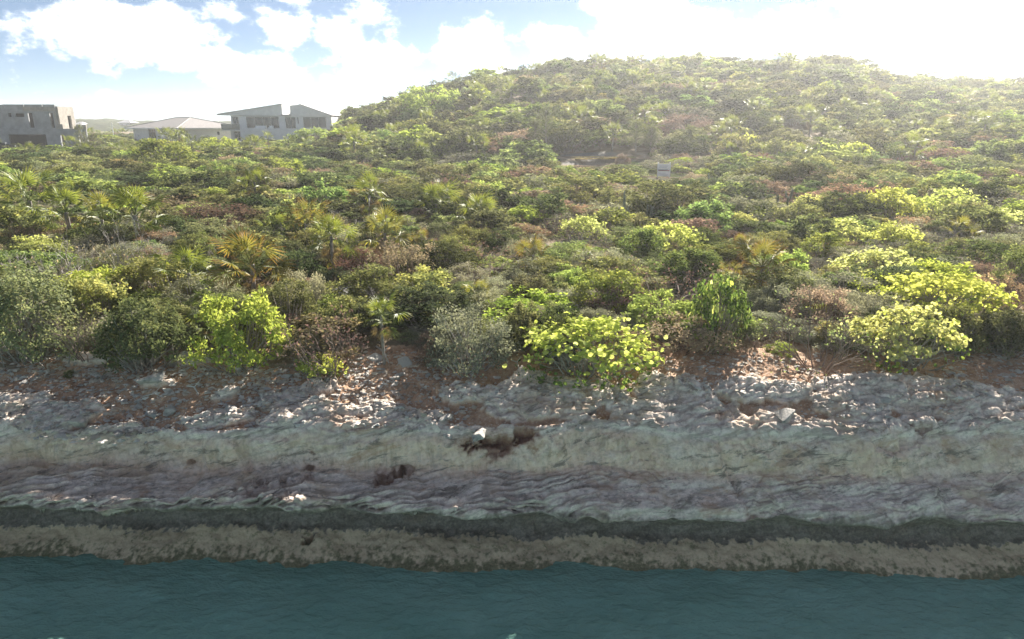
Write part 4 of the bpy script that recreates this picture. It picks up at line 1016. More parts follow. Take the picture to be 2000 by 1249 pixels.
S('brown_twig_shrub', 170, 650, 170, 110, 'twiggy brown-green shrub at the ledge below the yellow-leaved one', 'the twiggy brown-green shrub')
S('silver_shrub', 590, 560, 110, 100, 'grey-leaved shrub close beside the large red-tipped fan palm', 'the grey-leaved shrub by the palm')
S('dry_shrub', 790, 510, 160, 100, 'tan dry-leaved shrub with a peach tint in the middle of the flat', 'the tan dry shrub')
S('silver_shrub', 920, 630, 200, 150, 'pale small-leaved shrub rising over the rim beside the broad sea grape', 'the pale shrub by the broad sea grape')
S('green_shrub', 1020, 630, 80, 90, 'fresh green sprig-like shrub wedged against the broad sea grape', 'the green sprig shrub')
S('red_shrub', 850, 680, 85, 50, 'small red-leaved bush at the rim below the pale shrub', 'the small red bush')
S('brown_twig_shrub', 1600, 660, 190, 130, 'brown dead-looking shrub with pale stems beside the sprawling sea grape', 'the brown dead-looking shrub')
S('red_twig_shrub', 1330, 560, 220, 110, 'purplish twiggy shrub around the red-tipped palms', 'the purplish twiggy shrub')
S('dry_shrub', 1600, 590, 140, 90, 'rust and grey shrub behind the brown dead-looking one', 'the rust and grey shrub')
S('silver_shrub', 1665, 590, 100, 60, 'silvery fine-leaved cushion beside the wide yellow-topped sea grape', 'the silvery cushion')
S('dry_shrub', 1950, 565, 120, 80, 'tan rounded shrub behind the wide yellow-topped sea grape', 'the tan rounded shrub')
S('red_shrub', 430, 425, 200, 70, 'wide rusty red low shrub behind the bare grey twigs', 'the wide rusty shrub')
S('red_shrub', 1200, 590, 130, 70, 'dark red shrub in shade behind the broad sea grape', 'the dark red shrub')
S('dark_shrub', 1300, 400, 180, 75, 'big dark rounded shrub below the white notice board', 'the big dark shrub below the board')
S('dark_shrub', 1560, 350, 150, 60, 'dark grey-green thicket at the hill foot', 'the dark thicket at the hill foot')
S('red_shrub', 1150, 375, 140, 40, 'rusty low shrub in front of the sandy clearing', 'the rusty shrub by the clearing')
S('red_shrub', 1330, 243, 120, 45, 'isolated red shrub on the middle of the hillside', 'the isolated red shrub')
S('red_shrub', 1830, 310, 170, 45, 'long dark red shrub at the foot of the slope', 'the long dark red shrub')
S('red_shrub', 1215, 312, 34, 26, 'tiny pinkish shrub on the edge of the sandy clearing', 'the pinkish shrub at the clearing')
S('lime_shrub', 840, 200, 120, 60, 'sunlit yellow-green thicket on the shoulder of the hill', 'the sunlit thicket on the shoulder')
S('lime_shrub', 612, 268, 100, 36, 'sunlit green shrub hiding the end of the white house', 'the shrub at the white house')
S('green_shrub', 325, 308, 150, 50, 'fresh green thicket in front of the hip-roofed house', 'the thicket before the hip-roofed house')
S('lime_shrub', 430, 288, 80, 40, 'light green dome between the hip-roofed and the white house', 'the light green dome between houses')
S('silver_shrub', 1750, 485, 170, 45, 'pale grey scrub strip behind the low mounded sea grape', 'the pale grey scrub strip')
S('dry_shrub', 640, 440, 100, 60, 'orange-tan shrub behind the leaning fan palm', 'the orange-tan shrub')
S('olive_shrub', 1850, 650, 130, 80, 'grey-olive shrub under the wide yellow-topped sea grape', 'the grey-olive shrub')
S('dark_shrub', 1960, 650, 130, 90, 'dark shrub on the ledge in the corner beyond the sprawling sea grape', 'the dark corner shrub')
S('dark_shrub', 1090, 660, 90, 90, 'shadowy shrub tucked behind the broad sea grape', 'the shadowy shrub')
S('green_shrub', 150, 800, 26, 16, 'tiny green weed growing among the loose stones on the ledge', 'the tiny weed', cat='weed')
# -- fan palms in the foreground and middle distance
P_ = hero_palm
P_(55, 392, 120, 1.3, 'fan palm at the very edge of the palm clump, pale fronds', 'the outermost fan palm')
P_(128, 412, 115, 1.2, 'fan palm with a folded silvery frond, second in the palm clump', 'the silvery-fronded fan palm')
P_(200, 425, 95, 1.0, 'yellowish upright fan palm in the middle of the palm clump', 'the upright yellowish palm', 'palmyellow', 11)
P_(262, 408, 125, 1.4, 'full dark fan palm with drooping fronds closing the palm clump', 'the full drooping palm', n=18)
P_(365, 522, 110, .9, 'fan palm with glinting frond in front of the upright leafless shrub', 'the glinting fan palm')
P_(490, 512, 140, 1.0, 'largest near fan palm, fronds tipped orange and red', 'the largest red-tipped palm', 'palmred', 19)
P_(408, 618, 75, .7, 'dark little fan palm half hidden by the lime shrub', 'the half-hidden palm', n=10)
P_(745, 628, 85, .9, 'single fan palm drooping over the rim beside the tangled red-leaved shrub', 'the palm at the rim')
P_(598, 422, 100, 1.2, 'fan palm with dark red tips in front of column cacti', 'the dark red-tipped palm', 'palmred', 15)
P_(648, 470, 95, 1.0, 'leaning fan palm below the dark red-tipped one', 'the leaning fan palm')
P_(535, 450, 60, .8, 'small pale fan palm beside the wide rusty shrub', 'the small pale palm', n=9)
P_(752, 465, 95, 1.0, 'yellow-green fan palm beside the tan dry shrub', 'the yellow-green palm', 'palmyellow')
P_(820, 470, 60, .6, 'small fan palm with crimson tips near the tan dry shrub', 'the crimson-tipped palm', 'palmred', 9)
P_(768, 497, 40, .4, 'bright yellow palm seedling under the yellow-green palm', 'the yellow palm seedling', 'palmyellow', 7, 0)
P_(722, 385, 80, 1.3, 'tall-stemmed fan palm with hanging brown fronds on the flat', 'the tall-stemmed palm', dead=8)
P_(852, 392, 85, 1.1, 'fan palm with untidy dry fronds behind the crimson-tipped one', 'the untidy palm', dead=7)
P_(935, 402, 80, 1.1, 'fan palm with a bent white frond beside the untidy palm', 'the bent-frond palm')
P_(935, 582, 60, .5, 'small golden fan palm above the pale shrub', 'the golden palm', 'palmyellow', 9, 1)
P_(1040, 488, 80, .8, 'starburst fan palm with red tips in the middle of the scrub', 'the starburst palm', 'palmred', 13, 2)
P_(1490, 505, 115, 1.0, 'wide fan palm with orange-red tips above the shaded sea grape', 'the wide orange-tipped palm', 'palmred', 18)
P_(1445, 478, 60, .8, 'smaller orange-tipped fan palm beside the wide one', 'the smaller orange-tipped palm', 'palmred', 11)
P_(1425, 535, 70, .6, 'low reddish fan palm in front of the wide orange-tipped one', 'the low reddish palm', 'palmred', 10)
P_(648, 527, 30, .35, 'orange palm seedling on the bare rock patch', 'the orange seedling', 'palmred', 7, 0)
P_(1147, 408, 45, 2.1, 'slim palm on a bare trunk with few white dead fronds', 'the slim bare-trunked palm', n=7, dead=5)
P_(497, 360, 60, 1.6, 'dark upright palm standing in front of the shaded track', 'the dark upright palm', n=13)
P_(930, 282, 50, 2.0, 'tall dark palm on the flat below the hill shoulder', 'the tall dark palm', n=14)
P_(140, 372, 55, .9, 'small shining fan palm behind the palm clump', 'the small shining palm', n=9)
P_(905, 458, 40, .4, 'grass-green palm seedling beside the untidy palm', 'the grass-green seedling', 'palmyellow', 7, 0)
P_(1880, 445, 60, .7, 'upright fan palm among the sea grapes on the slope', 'the palm among the sea grapes', 'palmyellow', 10, 2)
P_(1838, 488, 30, .4, 'yellow palm seedling between silver scrub and sea grape', 'the yellow slope seedling', 'palmyellow', 7, 0)
P_(1722, 385, 50, .7, 'fan palm poking out of the long curved sea grape', 'the palm in the curved sea grape', 'palmyellow', 9, 0)
P_(325, 262, 36, 2.4, 'dark palm with drooping skirt in front of the hip-roofed house', 'the palm before the hip roof', n=14)
P_(350, 268, 30, 2.2, 'slender palm standing beside the drooping one at the hip-roofed house', 'the slender house palm', n=12)
P_(523, 266, 26, 2.4, 'taller of the palms against the terrace wall of the white house', 'the taller terrace palm', n=13)
P_(562, 266, 22, 2.2, 'shorter palm against the terrace wall of the white house', 'the shorter terrace palm', n=12)
P_(497, 275, 30, 1.8, 'bushy palm at the corner of the white terrace wall', 'the bushy terrace palm', n=13)
# -- palms standing against the sky on the crest
for i, (px, row) in enumerate([(1255, 96), (1290, 93), (1320, 100), (1140, 113), (1455, 108), (1520, 100), (1730, 130), (1790, 142), (1895, 138), (1950, 138), (1985, 138), (885, 158), (1015, 120), (1570, 100), (1385, 108)]):
    x, y = hit(px, row + 8, 1.0); o = link('thatch_palm', PALMFAR[i % 4]); place(o, x, y, 1.1 + .7 * rp.random()); TAKEN.append((x, y, .6))
    tag(o, 'small fan palm standing up against the sky on the hill crest', 'palm', 'palms on the skyline of the hill')

# -- casuarinas
for i, (px, top, base, w, label) in enumerate([(1066, 205, 305, 60, 'feathery grey-green casuarina beside the sandy clearing'), (1045, 240, 300, 45, 'shorter feathery casuarina against the tall one at the clearing'), (1240, 240, 298, 44, 'pair-stemmed feathery casuarina between the clearing and the red shrub'), (1270, 250, 296, 34, 'small feathery casuarina next to the pair-stemmed one'),
        (172, 215, 280, 30, 'thin leaning casuarina beside the unfinished concrete house'), (185, 245, 290, 40, 'bushy grey casuarina at the foot of the thin leaning one'), (1366, 70, 112, 40, 'almost bare tree sticking up on the hill crest')]):
    x, y = hit(px, base, 0) if i != 6 else hit(px, 108, 1.0)
    if i in (4, 5): x, y = xpx(px, base, 88.0), 88.0
    k = px_per_m(y); H = (base - top) / k * (1.0 if i != 6 else 1.25); f, b = casuarina_geo(820 + i, H, w / k * .62, 70 if i != 6 else 26, i == 6)
    e = empty('casuarina_tree'); place(e, x, y); f.build('crown', LM['needle'] if i != 6 else LM['dry'], e); b.build('trunk', BARK if i != 6 else RTWIG, e)
    if i == 4: e.rotation_euler = (0, R(-14), 0)
    tag(e, label, 'tree'); TAKEN.append((x, y, 1.0)); HEROES.append((x, y, ['the feathery casuarina by the clearing', 'the shorter casuarina by the clearing', 'the pair-stemmed casuarina', 'the small feathery casuarina', 'the thin leaning casuarina', 'the bushy grey casuarina', 'the bare tree on the crest'][i]))

for nm, lab in (('white_house', 'the white two-storey house'), ('hip_roof_house', 'the hip-roofed house'), ('unfinished_house', 'the unfinished concrete house'), ('notice_board', 'the white notice board'), ('shade_cloth_fence', 'the black shade-cloth fence')):
    HEROES.append((bpy.data.objects[nm].location.x, bpy.data.objects[nm].location.y, lab))
HEROES.append((CLEAR[0][0], CLEAR[0][1], 'the sandy clearing'))
# -- column cacti
for i, (px, row, H, n, label) in enumerate([(1226, 405, 1.9, 3, 'single tall white-topped column cactus beside the big dark shrub'), (1272, 418, 1.3, 5, 'leaning cluster of white-topped column cacti by the lime sea grape thicket'), (1290, 412, 1.3, 4, 'short column cacti at the edge of the leaning cluster'), (640, 402, 1.3, 8, 'cluster of slender grey column cacti behind the dark red-tipped palm'), (575, 400, 1.4, 3, 'thin dark column cacti beside the dark red-tipped palm'), (1530, 395, 1.6, 5, 'thin grey column cacti beside the small sea grape'), (1548, 385, 1.5, 4, 'taller grey column cacti behind the thin ones'), (1388, 355, 1.6, 5, 'hazy column cacti standing near the notice board'), (1190, 152, 2.2, 3, 'pale column cactus partway up the hillside')]):
    x, y = hit(px, row, H * .5); e = empty('column_cactus'); place(e, x, y)
    for g, w in cactus_geo(60 + i, n, H):
        st = g.build('stem', CACT, e, True); w.build('wool', SPINE, st)
    tag(e, label, 'cactus'); TAKEN.append((x, y, .35)); HEROES.append((x, y, ['the tall white-topped cactus', 'the leaning cactus cluster', 'the short column cacti', 'the slender grey cacti', 'the thin dark cacti', 'the thin grey cacti', 'the taller grey cacti', 'the hazy cacti near the board', 'the pale hillside cactus'][i]))

# ------------------------------------------------------------------ the scrub between them
def edge_y(x): return np.interp(x, [-14, -9, -7.5, -5.5, -4.2, -3.2, -1.5, 0, 1.5, 3, 4.5, 6.5, 8.5, 14], [13.9, 13.8, 13.7, 13.5, 13.3, 13.9, 13.5, 13.1, 13.2, 13.6, 13.4, 13.2, 13.5, 13.7])
spots = []
def zone(y0, y1, cell, rmin, rmax, pw):
    y = y0
    while y < y1:
        half = .80 * y + 5; c = cell * (1 + .0 * y)
        for x in np.arange(-half, half, c):
            X_ = x + rp.uniform(-.45, .45) * c; Y_ = y + rp.uniform(-.45, .45) * c
            if Y_ < edge_y(X_): continue
            spots.append((X_, Y_, rmin + (rmax - rmin) * rp.random() ** pw))
        y += cell * .92
zone(13.0, 15.2, .8, .3, .65, 1.2); zone(12.9, 30, 1.08, .5, 1.2, 1.4); zone(30, 62, 1.75, .7, 2.0, 1.5); zone(62, 176, 2.9, 1.2, 3.0, 1.5)
SP = np.array(spots)
keep = np.ones(len(SP), bool)
for tx_, ty_, tr in TAKEN: keep &= np.hypot(SP[:, 0] - tx_, SP[:, 1] - ty_) > tr
keep &= clear_mask(SP[:, 0], SP[:, 1]) < .3
tcol = SP[:, 0] / SP[:, 1]
keep &= SP[:, 1] < np.interp(tcol, _CT, _CD) + np.where(tcol < -.3, 30, 8)
for (x0, x1, y0, y1) in ((xpx(-80, 250, 108), xpx(172, 250, 108), 106, 119), (xpx(425, 250, 120), xpx(648, 250, 120), 117.5, 131), (xpx(225, 250, 128) , xpx(425, 250, 128), 126, 146)):
    keep &= ~((SP[:, 0] > x0) & (SP[:, 0] < x1) & (SP[:, 1] > y0) & (SP[:, 1] < y1))
SP = SP[keep]
n1 = fbm(SP[:, 0] / 5, SP[:, 1] / 5, 3.0, 2); n2 = fbm(SP[:, 0] / 7, SP[:, 1] / 7, 9.0, 2); u = rp.random(len(SP))
near = SP[:, 1] < 34
kinds = []
names = list(KINDS)
for (x, y, r_), a, b, q in zip(SP, n1, n2, u):
    t = x / y
    w = dict(olive_shrub=1.6, green_shrub=.8, lime_shrub=.4, silver_shrub=1.2, dark_shrub=.8, red_shrub=.10, dry_shrub=.4, yellow_shrub=.10)
    if y < 34:
        w['silver_shrub'] += 1.5 * max(0, a + .15 + .5 * (t > .2)); w['dry_shrub'] += .9 * max(0, b); w['red_shrub'] += .5 * max(0, -b - .1); w['brown_twig_shrub'] = .45; w['red_twig_shrub'] = .2; w['bare_shrub'] = .25
        w['dark_shrub'] += .9 * max(0, -a)
    elif y < 62:
        w['green_shrub'] += 1.0; w['lime_shrub'] += .5 * (t < 0); w['dry_shrub'] += .7 * max(0, b); w['red_shrub'] += .5 * max(0, -b)
    else:
        w['dark_shrub'] += 1.0; w['green_shrub'] += .6; w['lime_shrub'] += .8 * (t < -.05) + .8 * max(0, a); w['silver_shrub'] *= .5; w['dry_shrub'] *= .8; w['yellow_shrub'] = .08; w['thatch_palm'] = 1.25 if t > -.2 else .35
    ks = list(w); cs = np.cumsum([w[k] for k in ks]); kinds.append(ks[int(np.searchsorted(cs / cs[-1], q))])
kinds = np.array(kinds)
app = SP[:, 2] / SP[:, 1]; inview = np.abs(SP[:, 0] / (SP[:, 1] * math.cos(PITCH) + 1.2)) < .79
LOOK = dict(olive_shrub='olive small-leaved shrub', green_shrub='mid-green leafy shrub', lime_shrub='light lime-green shrub', silver_shrub='grey-green fine-leaved shrub', dark_shrub='dark green dense shrub', red_shrub='rusty red shrub', dry_shrub='tan dry-leaved shrub',
            yellow_shrub='yellowing shrub', brown_twig_shrub='brown twiggy shrub', red_twig_shrub='red-leaved twiggy shrub', bare_shrub='leafless grey shrub', thatch_palm='small fan palm')
chosen = np.zeros(len(SP), bool)
for k in LOOK:
    i = np.where((kinds == k) & inview)[0]; i = i[np.argsort(-app[i])]; chosen[i[:230 if k != 'thatch_palm' else 210]] = True
# labels that say which one: its look, its neighbour among the landmarks and on which side of it
H_ = np.array([(h[0], h[1]) for h in HEROES]); rank = {}
ORD = ['', 'second ', 'third ', 'fourth ', 'fifth ', 'sixth ', 'seventh ']
labels = {}
order = np.where(chosen)[0]
tmp = {}
for i in order:
    x, y = SP[i, :2]
    if True:
        d = np.hypot((H_[:, 0] - x), (H_[:, 1] - y)); j = int(np.argmin(d)); dx, dy = x - H_[j, 0], y - H_[j, 1]
        side = ('behind' if dy > 0 else 'in front of') if abs(dy) > abs(dx) else ('just right of' if dx > 0 else 'just left of')
        if d[j] < (3 if y < 40 else 6 if y < 64 else 10): tmp.setdefault((kinds[i], j, side), []).append((d[j], i))
for (k, j, side), lst in tmp.items():
    lst.sort()
    for n_, (dd, i) in enumerate(lst):
        if n_ < 7: labels[i] = (('closest ' if n_ == 0 and len(lst) > 1 else ORD[n_]) + LOOK[k] + ' ' + side + ' ' + HEROES[j][2], LOOK[k] + ('s on the near scrub flat' if SP[i, 1] < 40 else 's on the flat below the hill' if SP[i, 1] < 64 else 's on the hillside'))
for i in order:
    if i in labels: continue
    y = SP[i, 1]; z = 'on the near scrub flat' if y < 40 else ('on the flat below the hill' if y < 64 else ('on the hillside' if SP[i, 0] / y > -.22 else 'on the level ground near the houses'))
    labels[i] = (LOOK[kinds[i]] + ' among many alike ' + z, LOOK[kinds[i]] + 's ' + z)
rest = []
def tall(x, y, r_):
    return min(_tall(x, y, r_), room(x, y) / 1.3)
def row_of(y, z): return 624.5 - FPX * ((z - CAMZ) * math.cos(PITCH) + y * math.sin(PITCH)) / (y * math.cos(PITCH) - (z - CAMZ) * math.sin(PITCH))
KEEPLOW = [(1092, 1258, 321, 66), (1268, 1324, 346, 57), (425, 655, 272, 118), (215, 428, 272, 127), (-60, 175, 281, 107), (225, 292, 360, 47)]
def room(x, y):
    """how tall a plant may grow here without standing before the houses, the board and the clearing"""
    px = 1000 + FPX * x / (y * math.cos(PITCH) + .5)
    h = 9.0
    for a, b, row, yf in KEEPLOW:
        mg = 1.3 * FPX / y
        if a - mg < px < b + mg and 25 < y < yf: h = min(h, max(.25, CAMZ + y * math.tan(el_of_row(row + rp.uniform(-3, 10))) - float(ground_z(x, y))))
    return h
def _tall(x, y, r_):
    k = r_ / .72
    if y < 62: return min(k, 1.7) * rp.uniform(.45, .85)
    if x / y < -.24: return min(k, 1.9) * rp.uniform(.45, .75)
    return min(k, 2.4) * rp.uniform(.6, .95)
for i in range(len(SP)):
    x, y, r_ = SP[i]; k = kinds[i]
    if not chosen[i]: rest.append(i); continue
    if k == 'thatch_palm':
        o = link('thatch_palm', PALMFAR[rp.integers(0, 4)]); place(o, x, y, 1.0 + .6 * rp.random())
    elif y < 25 or k in BARE:
        o = empty(k); f, b = NEAR[k][rp.integers(0, len(NEAR[k]))]; link('crown' if k in KINDS else 'leaves', f, o); link('stems', b, o)
        place(o, x, y, r_ / .72 * .95, sz=min(r_ / .72, 1.15) * rp.uniform(.42, .85))
    else:
        o = link(k, (WHOLE if y < 70 else FAR)[k][rp.integers(0, 3)]); place(o, x, y, r_ / .72 * 1.05, sz=tall(x, y, r_))
    tag(o, labels[i][0], 'palm' if k == 'thatch_palm' else 'shrub', labels[i][1])

# what is left of the scrub reads as one mass: instances on points
def mass(name, idx, label):
    src = bpy.data.collections.new(name + '_source'); meshes = []
    for k in names:
        for v in range(3): meshes.append((k, v, FAR[k][v]))
    for v in range(4): meshes.append(('thatch_palm', v, PALMFAR[v]))
    look = {}
    for n_, (k, v, me) in enumerate(meshes):
        o = bpy.data.objects.new('m%03d_%s' % (n_, k), me); src.objects.link(o); look.setdefault(k, []).append(n_)
    pts = np.zeros((len(idx), 3), np.float32); rot = np.zeros_like(pts); scl = np.zeros_like(pts); ind = np.zeros(len(idx), np.int32)
    gzs = ground_z(SP[idx, 0], SP[idx, 1])
    for n_, i in enumerate(idx):
        x, y, r_ = SP[i]; k = kinds[i]; k = k if k in look else 'olive_shrub'
        pts[n_] = (x, y, gzs[n_] - .05 if y > 14.2 else surf(x, y) - .05); rot[n_] = (0, 0, rp.random() * 6.28); s = r_ / .72 * 1.05 if k != 'thatch_palm' else 1 + .6 * rp.random(); scl[n_] = (s, s, s if k == 'thatch_palm' else tall(x, y, r_)); ind[n_] = look[k][rp.integers(0, len(look[k]))]
    me = bpy.data.meshes.new(name); me.vertices.add(len(idx)); me.vertices.foreach_set('co', pts.ravel())
    for an, ty, arr in (('rot', 'FLOAT_VECTOR', rot), ('scl', 'FLOAT_VECTOR', scl)):
        me.attributes.new(an, ty, 'POINT').data.foreach_set('vector', arr.ravel())
    me.attributes.new('ind', 'INT', 'POINT').data.foreach_set('value', ind)
    o = link(name, me); ng = bpy.data.node_groups.new(name, 'GeometryNodeTree')
    ng.interface.new_socket('Geometry', in_out='INPUT', socket_type='NodeSocketGeometry'); ng.interface.new_socket('Geometry', in_out='OUTPUT', socket_type='NodeSocketGeometry')
    N = ng.nodes; L = ng.links; gi = N.new('NodeGroupInput'); go = N.new('NodeGroupOutput'); ip = N.new('GeometryNodeInstanceOnPoints'); ci = N.new('GeometryNodeCollectionInfo')
    ci.inputs['Collection'].default_value = src; ci.inputs['Separate Children'].default_value = True; ci.inputs['Reset Children'].default_value = True
    def na(nm, ty):
        a = N.new('GeometryNodeInputNamedAttribute'); a.data_type = ty; a.inputs['Name'].default_value = nm; return a.outputs['Attribute']
    er = N.new('FunctionNodeEulerToRotation'); L.new(na('rot', 'FLOAT_VECTOR'), er.inputs[0])
    L.new(gi.outputs[0], ip.inputs['Points']); L.new(ci.outputs[0], ip.inputs['Instance']); ip.inputs['Pick Instance'].default_value = True
    L.new(na('ind', 'INT'), ip.inputs['Instance Index']); L.new(er.outputs[0], ip.inputs['Rotation']); L.new(na('scl', 'FLOAT_VECTOR'), ip.inputs['Scale']); L.new(ip.outputs[0], go.inputs[0])
    m = o.modifiers.new('scatter', 'NODES'); m.node_group = ng
    tag(o, label, 'scrub', kind='stuff'); return o
mass('scrub', np.array(rest), 'dense mixed green scrub and small palms covering the hill and the flat')
print('spots', len(SP), 'individuals', int(chosen.sum()), 'rest', len(rest))
# ------------------------------------------------------------------ loose stones, sticks
def rock_material():
    n = NT('loose limestone'); o = n.objrand(); f = n.noise(2.6, 7, .65); g = n.noise(14, 6, .7)
    c = n.ramp(n.math('FRACT', n.math('ADD', o, n.attr('rnd'))), (0, (.60, .57, .54)), (.35, (.80, .76, .70)), (.6, (.66, .58, .48)), (.8, (.72, .61, .51)), (1, (.54, .53, .52)))
    c = n.mix(n.rng(f, .5, .72, 0, .75), c, (.26, .25, .235)); c = n.mix(n.rng(n.noise(1.3, 4), .58, .75, 0, .6), c, (.36, .25, .17)); c = n.mix(n.rng(g, .6, .75, 0, .4), c, (.62, .6, .57))
    return n.done(n.bsdf(c, .92, n.bump(n.math('ADD', g, f), .8, .12), .12))
ROCKM = rock_material()
def rock_geo(seed, n=17, flat=.6, long=1.3):
    r = np.random.default_rng(seed); bm = bmesh.new(); P = rvec(r, n) * (.75 + .3 * r.random((n, 1))); P[:, 2] *= flat; P[:, 0] *= long
    for p in P: bm.verts.new(p)
    bmesh.ops.convex_hull(bm, input=bm.verts); bmesh.ops.bevel(bm, geom=bm.edges[:], offset=.07, segments=1, affect='EDGES', profile=.5)
    bmesh.ops.triangulate(bm, faces=bm.faces[:]); bm.verts.index_update()
    V = np.array([v.co for v in bm.verts]); F = np.array([[v.index for v in f.verts] for f in bm.faces]); bm.free(); V[:, 2] += .35 * flat
    V += .03 * np.stack([pn(V[:, 0] * 2.5, V[:, 1] * 2.5, V[:, 2] * 2.5 + q + seed) for q in (0, 9, 18)], -1)
    return V * .5, F
ROCKG = [rock_geo(200 + i, 9 + i % 5, (.75, .5, .4, .62)[i % 4], (1.1, 1.4, 1.7)[i % 3]) for i in range(14)]
def pebble(seed):
    r = np.random.default_rng(seed); bm = bmesh.new(); P = rvec(r, 9); P[:, 2] *= .6; P[:, 0] *= 1.3
    for p in P: bm.verts.new(p)
    bmesh.ops.convex_hull(bm, input=bm.verts); bm.verts.index_update(); bm.verts.ensure_lookup_table()
    V = np.array([v.co for v in bm.verts]); F = np.array([[v.index for v in f.verts] for f in bm.faces if len(f.verts) == 3]); bm.free(); V[:, 2] += .2; return V * .5, F
PEB = [pebble(500 + i) for i in range(10)]
ROCKS = []
for i, (V, F) in enumerate(ROCKG):
    g = Geo(); g.add(V, F, 0, i / 14); ROCKS.append(g.mesh('rock', [ROCKM]))
rr = np.random.default_rng(31)
def put_rock(o, x, y, w, sink=.22):
    s = w / 1.15; o.scale = (s, s * rr.uniform(.8, 1.1), s * rr.uniform(.8, 1.1)); o.rotation_euler = (rr.normal() * .14, rr.normal() * .14, rr.random() * 6.28); o.location = (x, y, surf(x, y) - sink * w * .3)
for i, (px, row, wpx, label) in enumerate([
    (155, 836, 52, 'long pale wedge-shaped boulder at the head of the rock pile'), (117, 853, 36, 'white-faced boulder lowest in the rock pile'), (185, 855, 30, 'brown rounded boulder tucked under the long pale wedge'), (232, 848, 34, 'brown block behind the white-faced boulder'), (252, 842, 20, 'small pinkish block at the end of the rock pile'),
    (1530, 813, 50, 'big grey-white boulder standing alone on the sunlit rim'), (1726, 782, 32, 'rounded cream boulder on the grey slab'), (870, 820, 28, 'upright pinkish stone on red earth near the rim'), (826, 812, 26, 'pinkish stone lying just left of the upright one'), (925, 797, 18, 'white stone at the edge of the blue-grey slab'),
    (935, 850, 46, 'flat pink-topped slab over the red cavity'), (875, 853, 22, 'small cream stone beside the flat pink-topped slab'), (1132, 838, 22, 'pair-like tan stone caught in a crack of the face'), (560, 737, 30, 'rounded grey boulder beside the creeping sea grape'), (545, 750, 22, 'smaller grey boulder touching the rounded one'),
    (30, 655, 34, 'bluish slab stone at the back of the ledge'), (90, 668, 30, 'pale blocky boulder under the large olive thicket'), (105, 726, 15, 'single whitish stone on orange soil'), (212, 735, 14, 'white-capped stone in the middle of the rubble'), (270, 796, 22, 'oval white stone above the rock pile'),
    (205, 795, 22, 'long tan stone beside the tiny weed'), (295, 745, 52, 'broad flat slab in the middle of the rubble'), (325, 765, 34, 'tilted pale slab among the rubble'), (335, 806, 40, 'blue-grey leaning slab near the sunlit lip'), (300, 810, 30, 'tan-edged slab beside the blue-grey leaning one'), (735, 700, 40, 'tan ledge block under the rim palm'), (790, 708, 36, 'flat tan block behind the stony gully'), (770, 740, 26, 'pale cube-like stone in the stony gully'),
    (1325, 655, 16, 'white stone under the shaded sea grape'), (1972, 742, 22, 'small upright grey stone at the bare corner'), (1890, 760, 26, 'beige stone on the dirt slope in the corner'), (1770, 722, 16, 'pale stone under the sprawling sea grape'), (1496, 775, 14, 'small oval white stone on grey slab'), (1640, 830, 10, 'bright white pebble on red earth by the big boulder'), (450, 800, 30, 'lumpy white block on the sunlit lip'), (40, 795, 22, 'flat blue-white stone on the tilted bedrock')]):
    x, y = top_hit(px, row); k = px_per_m(y, 2.1); o = link('boulder', ROCKS[(i * 5) % 14]); put_rock(o, x, y, wpx / k * 1.05); tag(o, label, 'boulder')
ZONES = [((0, 400), (655, 730), 55, 'in the rubble under the large olive thicket', (7, 24)), ((60, 560), (720, 830), 80, 'in the rubble field on the stony ledge', (7, 24)), ((470, 700), (690, 790), 36, 'in the heap beside the creeping sea grape', (8, 26)),
         ((690, 900), (690, 840), 36, 'in the stony gully under the rim palm', (7, 22)), ((1130, 1260), (770, 800), 14, 'in the earth pocket behind the sunlit rim', (7, 18)), ((1250, 1560), (695, 770), 26, 'on the dark earth under the shaded sea grape', (6, 18)), ((1560, 1850), (745, 800), 18, 'in the cracks of the grey slab', (6, 16)), ((1850, 2000), (690, 770), 24, 'on the dirt slope in the bare corner', (7, 22))]
for (x0, x1), (r0, r1), n_, where, (s0, s1) in ZONES:
    for i in range(n_):
        x, y, _ = top_guess(rr.uniform(x0, x1), rr.uniform(r0, r1)); k = px_per_m(y, 2.1); o = link('stone', ROCKS[rr.integers(0, 14)]); put_rock(o, x, y, (s0 + (s1 - s0) * rr.random() ** 2.6) / k, .35)
        tag(o, 'loose pale limestone chunk among many alike ' + where, 'stone', 'loose stones ' + where)
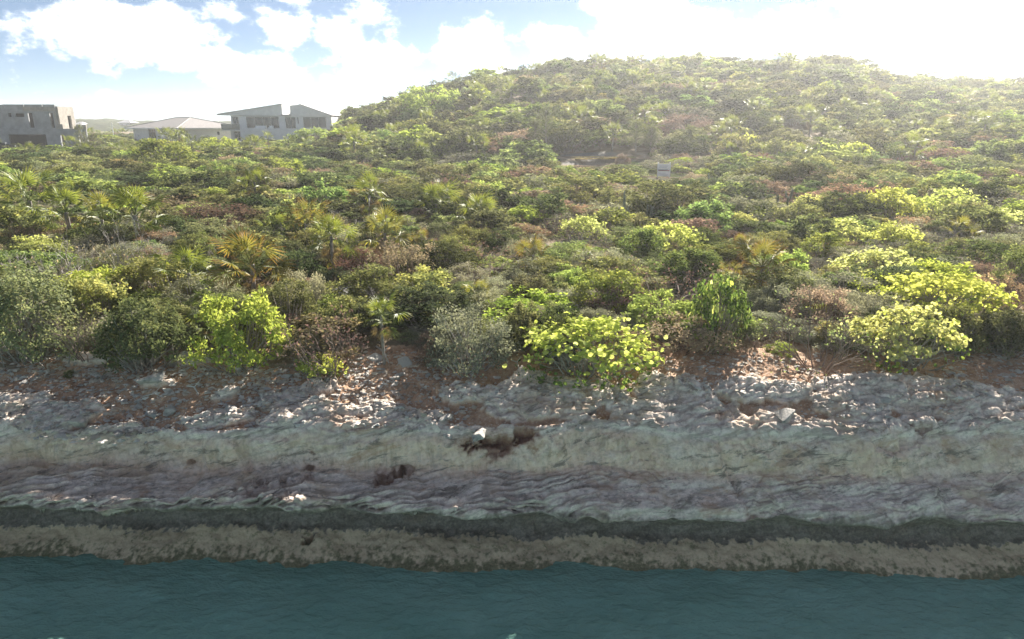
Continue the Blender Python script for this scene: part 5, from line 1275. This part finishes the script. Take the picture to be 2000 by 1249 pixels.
# gravel too small to pick apart
g = Geo()
for (x0, x1), (r0, r1), n_ in (((-150, 420), (650, 740), 1500), ((-150, 620), (715, 838), 2600), ((450, 720), (685, 800), 1000), ((680, 930), (685, 845), 1000), ((930, 1250), (735, 800), 300), ((1230, 1600), (690, 790), 600), ((1560, 1880), (720, 830), 450), ((1840, 2150), (685, 790), 500), ((60, 300), (830, 862), 120)):
    for i in range(n_):
        x, y, _ = top_guess(rr.uniform(x0, x1), rr.uniform(r0, r1)); s = .025 + .075 * rr.random() ** 2.2; V, F = PEB[rr.integers(0, 10)]; a = rr.random() * 6.28; c_, s_ = math.cos(a), math.sin(a)
        V2 = V * s * 1.4 * np.array([1, rr.uniform(.7, 1.1), rr.uniform(.6, 1)]); g.add(np.stack([V2[:, 0] * c_ - V2[:, 1] * s_ + x, V2[:, 0] * s_ + V2[:, 1] * c_ + y, V2[:, 2] + surf(x, y) - .005], -1), F, 0, rr.random())
tag(g.build('gravel', ROCKM), 'small limestone gravel strewn over the earth of the ledge', 'gravel', kind='stuff')
# bleached wood
for i, (px, row, px2, row2, w, label) in enumerate([(602, 597, 640, 607, .05, 'bleached log lying on the bare rock patch behind the tangled shrub'), (366, 757, 388, 776, .018, 'crooked white stick at the side of the rubble'), (280, 778, 318, 784, .012, 'thin grey stick lying flat in the rubble'), (735, 680, 760, 715, .02, 'dark leaning stick under the rim palm'), (1000, 708, 1014, 728, .014, 'pale forked twig on the earth below the pale shrub')]):
    x, y = top_hit(px, row); x2, y2 = top_hit(px2, row2); a = Vector((x, y, surf(x, y) + .03)); b = Vector((x2, y2, surf(x2, y2) + .05)); e = empty('driftwood', a); m = (b - a) / 2 + Vector((.03, .02, .05))
    h = Geo(); h.tube([(0, 0, 0), tuple(m), tuple(b - a)], [w, w * .9, w * .6], 7); h.build('stick', M['wood'], e); h = Geo(); h.tube([tuple(m), tuple(m + Vector((.10, .08, .12)))], [w * .6, w * .25], 5); h.build('side_branch', M['wood'], e); tag(e, label, 'driftwood')
# ------------------------------------------------------------------ the bright hazy air
def haze():
    bpy.context.view_layer.update()
    top = max(max((o.matrix_world @ Vector(c)).z for c in o.bound_box) for o in sc.objects if o.type == 'MESH') + .6
    print('haze top', top)
    g = Geo(); g.box(-445, 445, -325, 445, -6.0, top); m = bpy.data.materials.new('bright sea haze'); m.use_nodes = True; nt = m.node_tree
    for n in list(nt.nodes): nt.nodes.remove(n)
    out = nt.nodes.new('ShaderNodeOutputMaterial'); v = nt.nodes.new('ShaderNodeVolumePrincipled')
    v.inputs['Color'].default_value = (.95, .965, 1.0, 1); v.inputs['Density'].default_value = HAZE_DENSITY; v.inputs['Anisotropy'].default_value = HAZE_G
    nt.links.new(v.outputs[0], out.inputs['Volume'])
    o = g.build('haze', m); tag(o, 'pale sunlit haze hanging over the whole shore and hill', 'haze', kind='stuff')
haze()
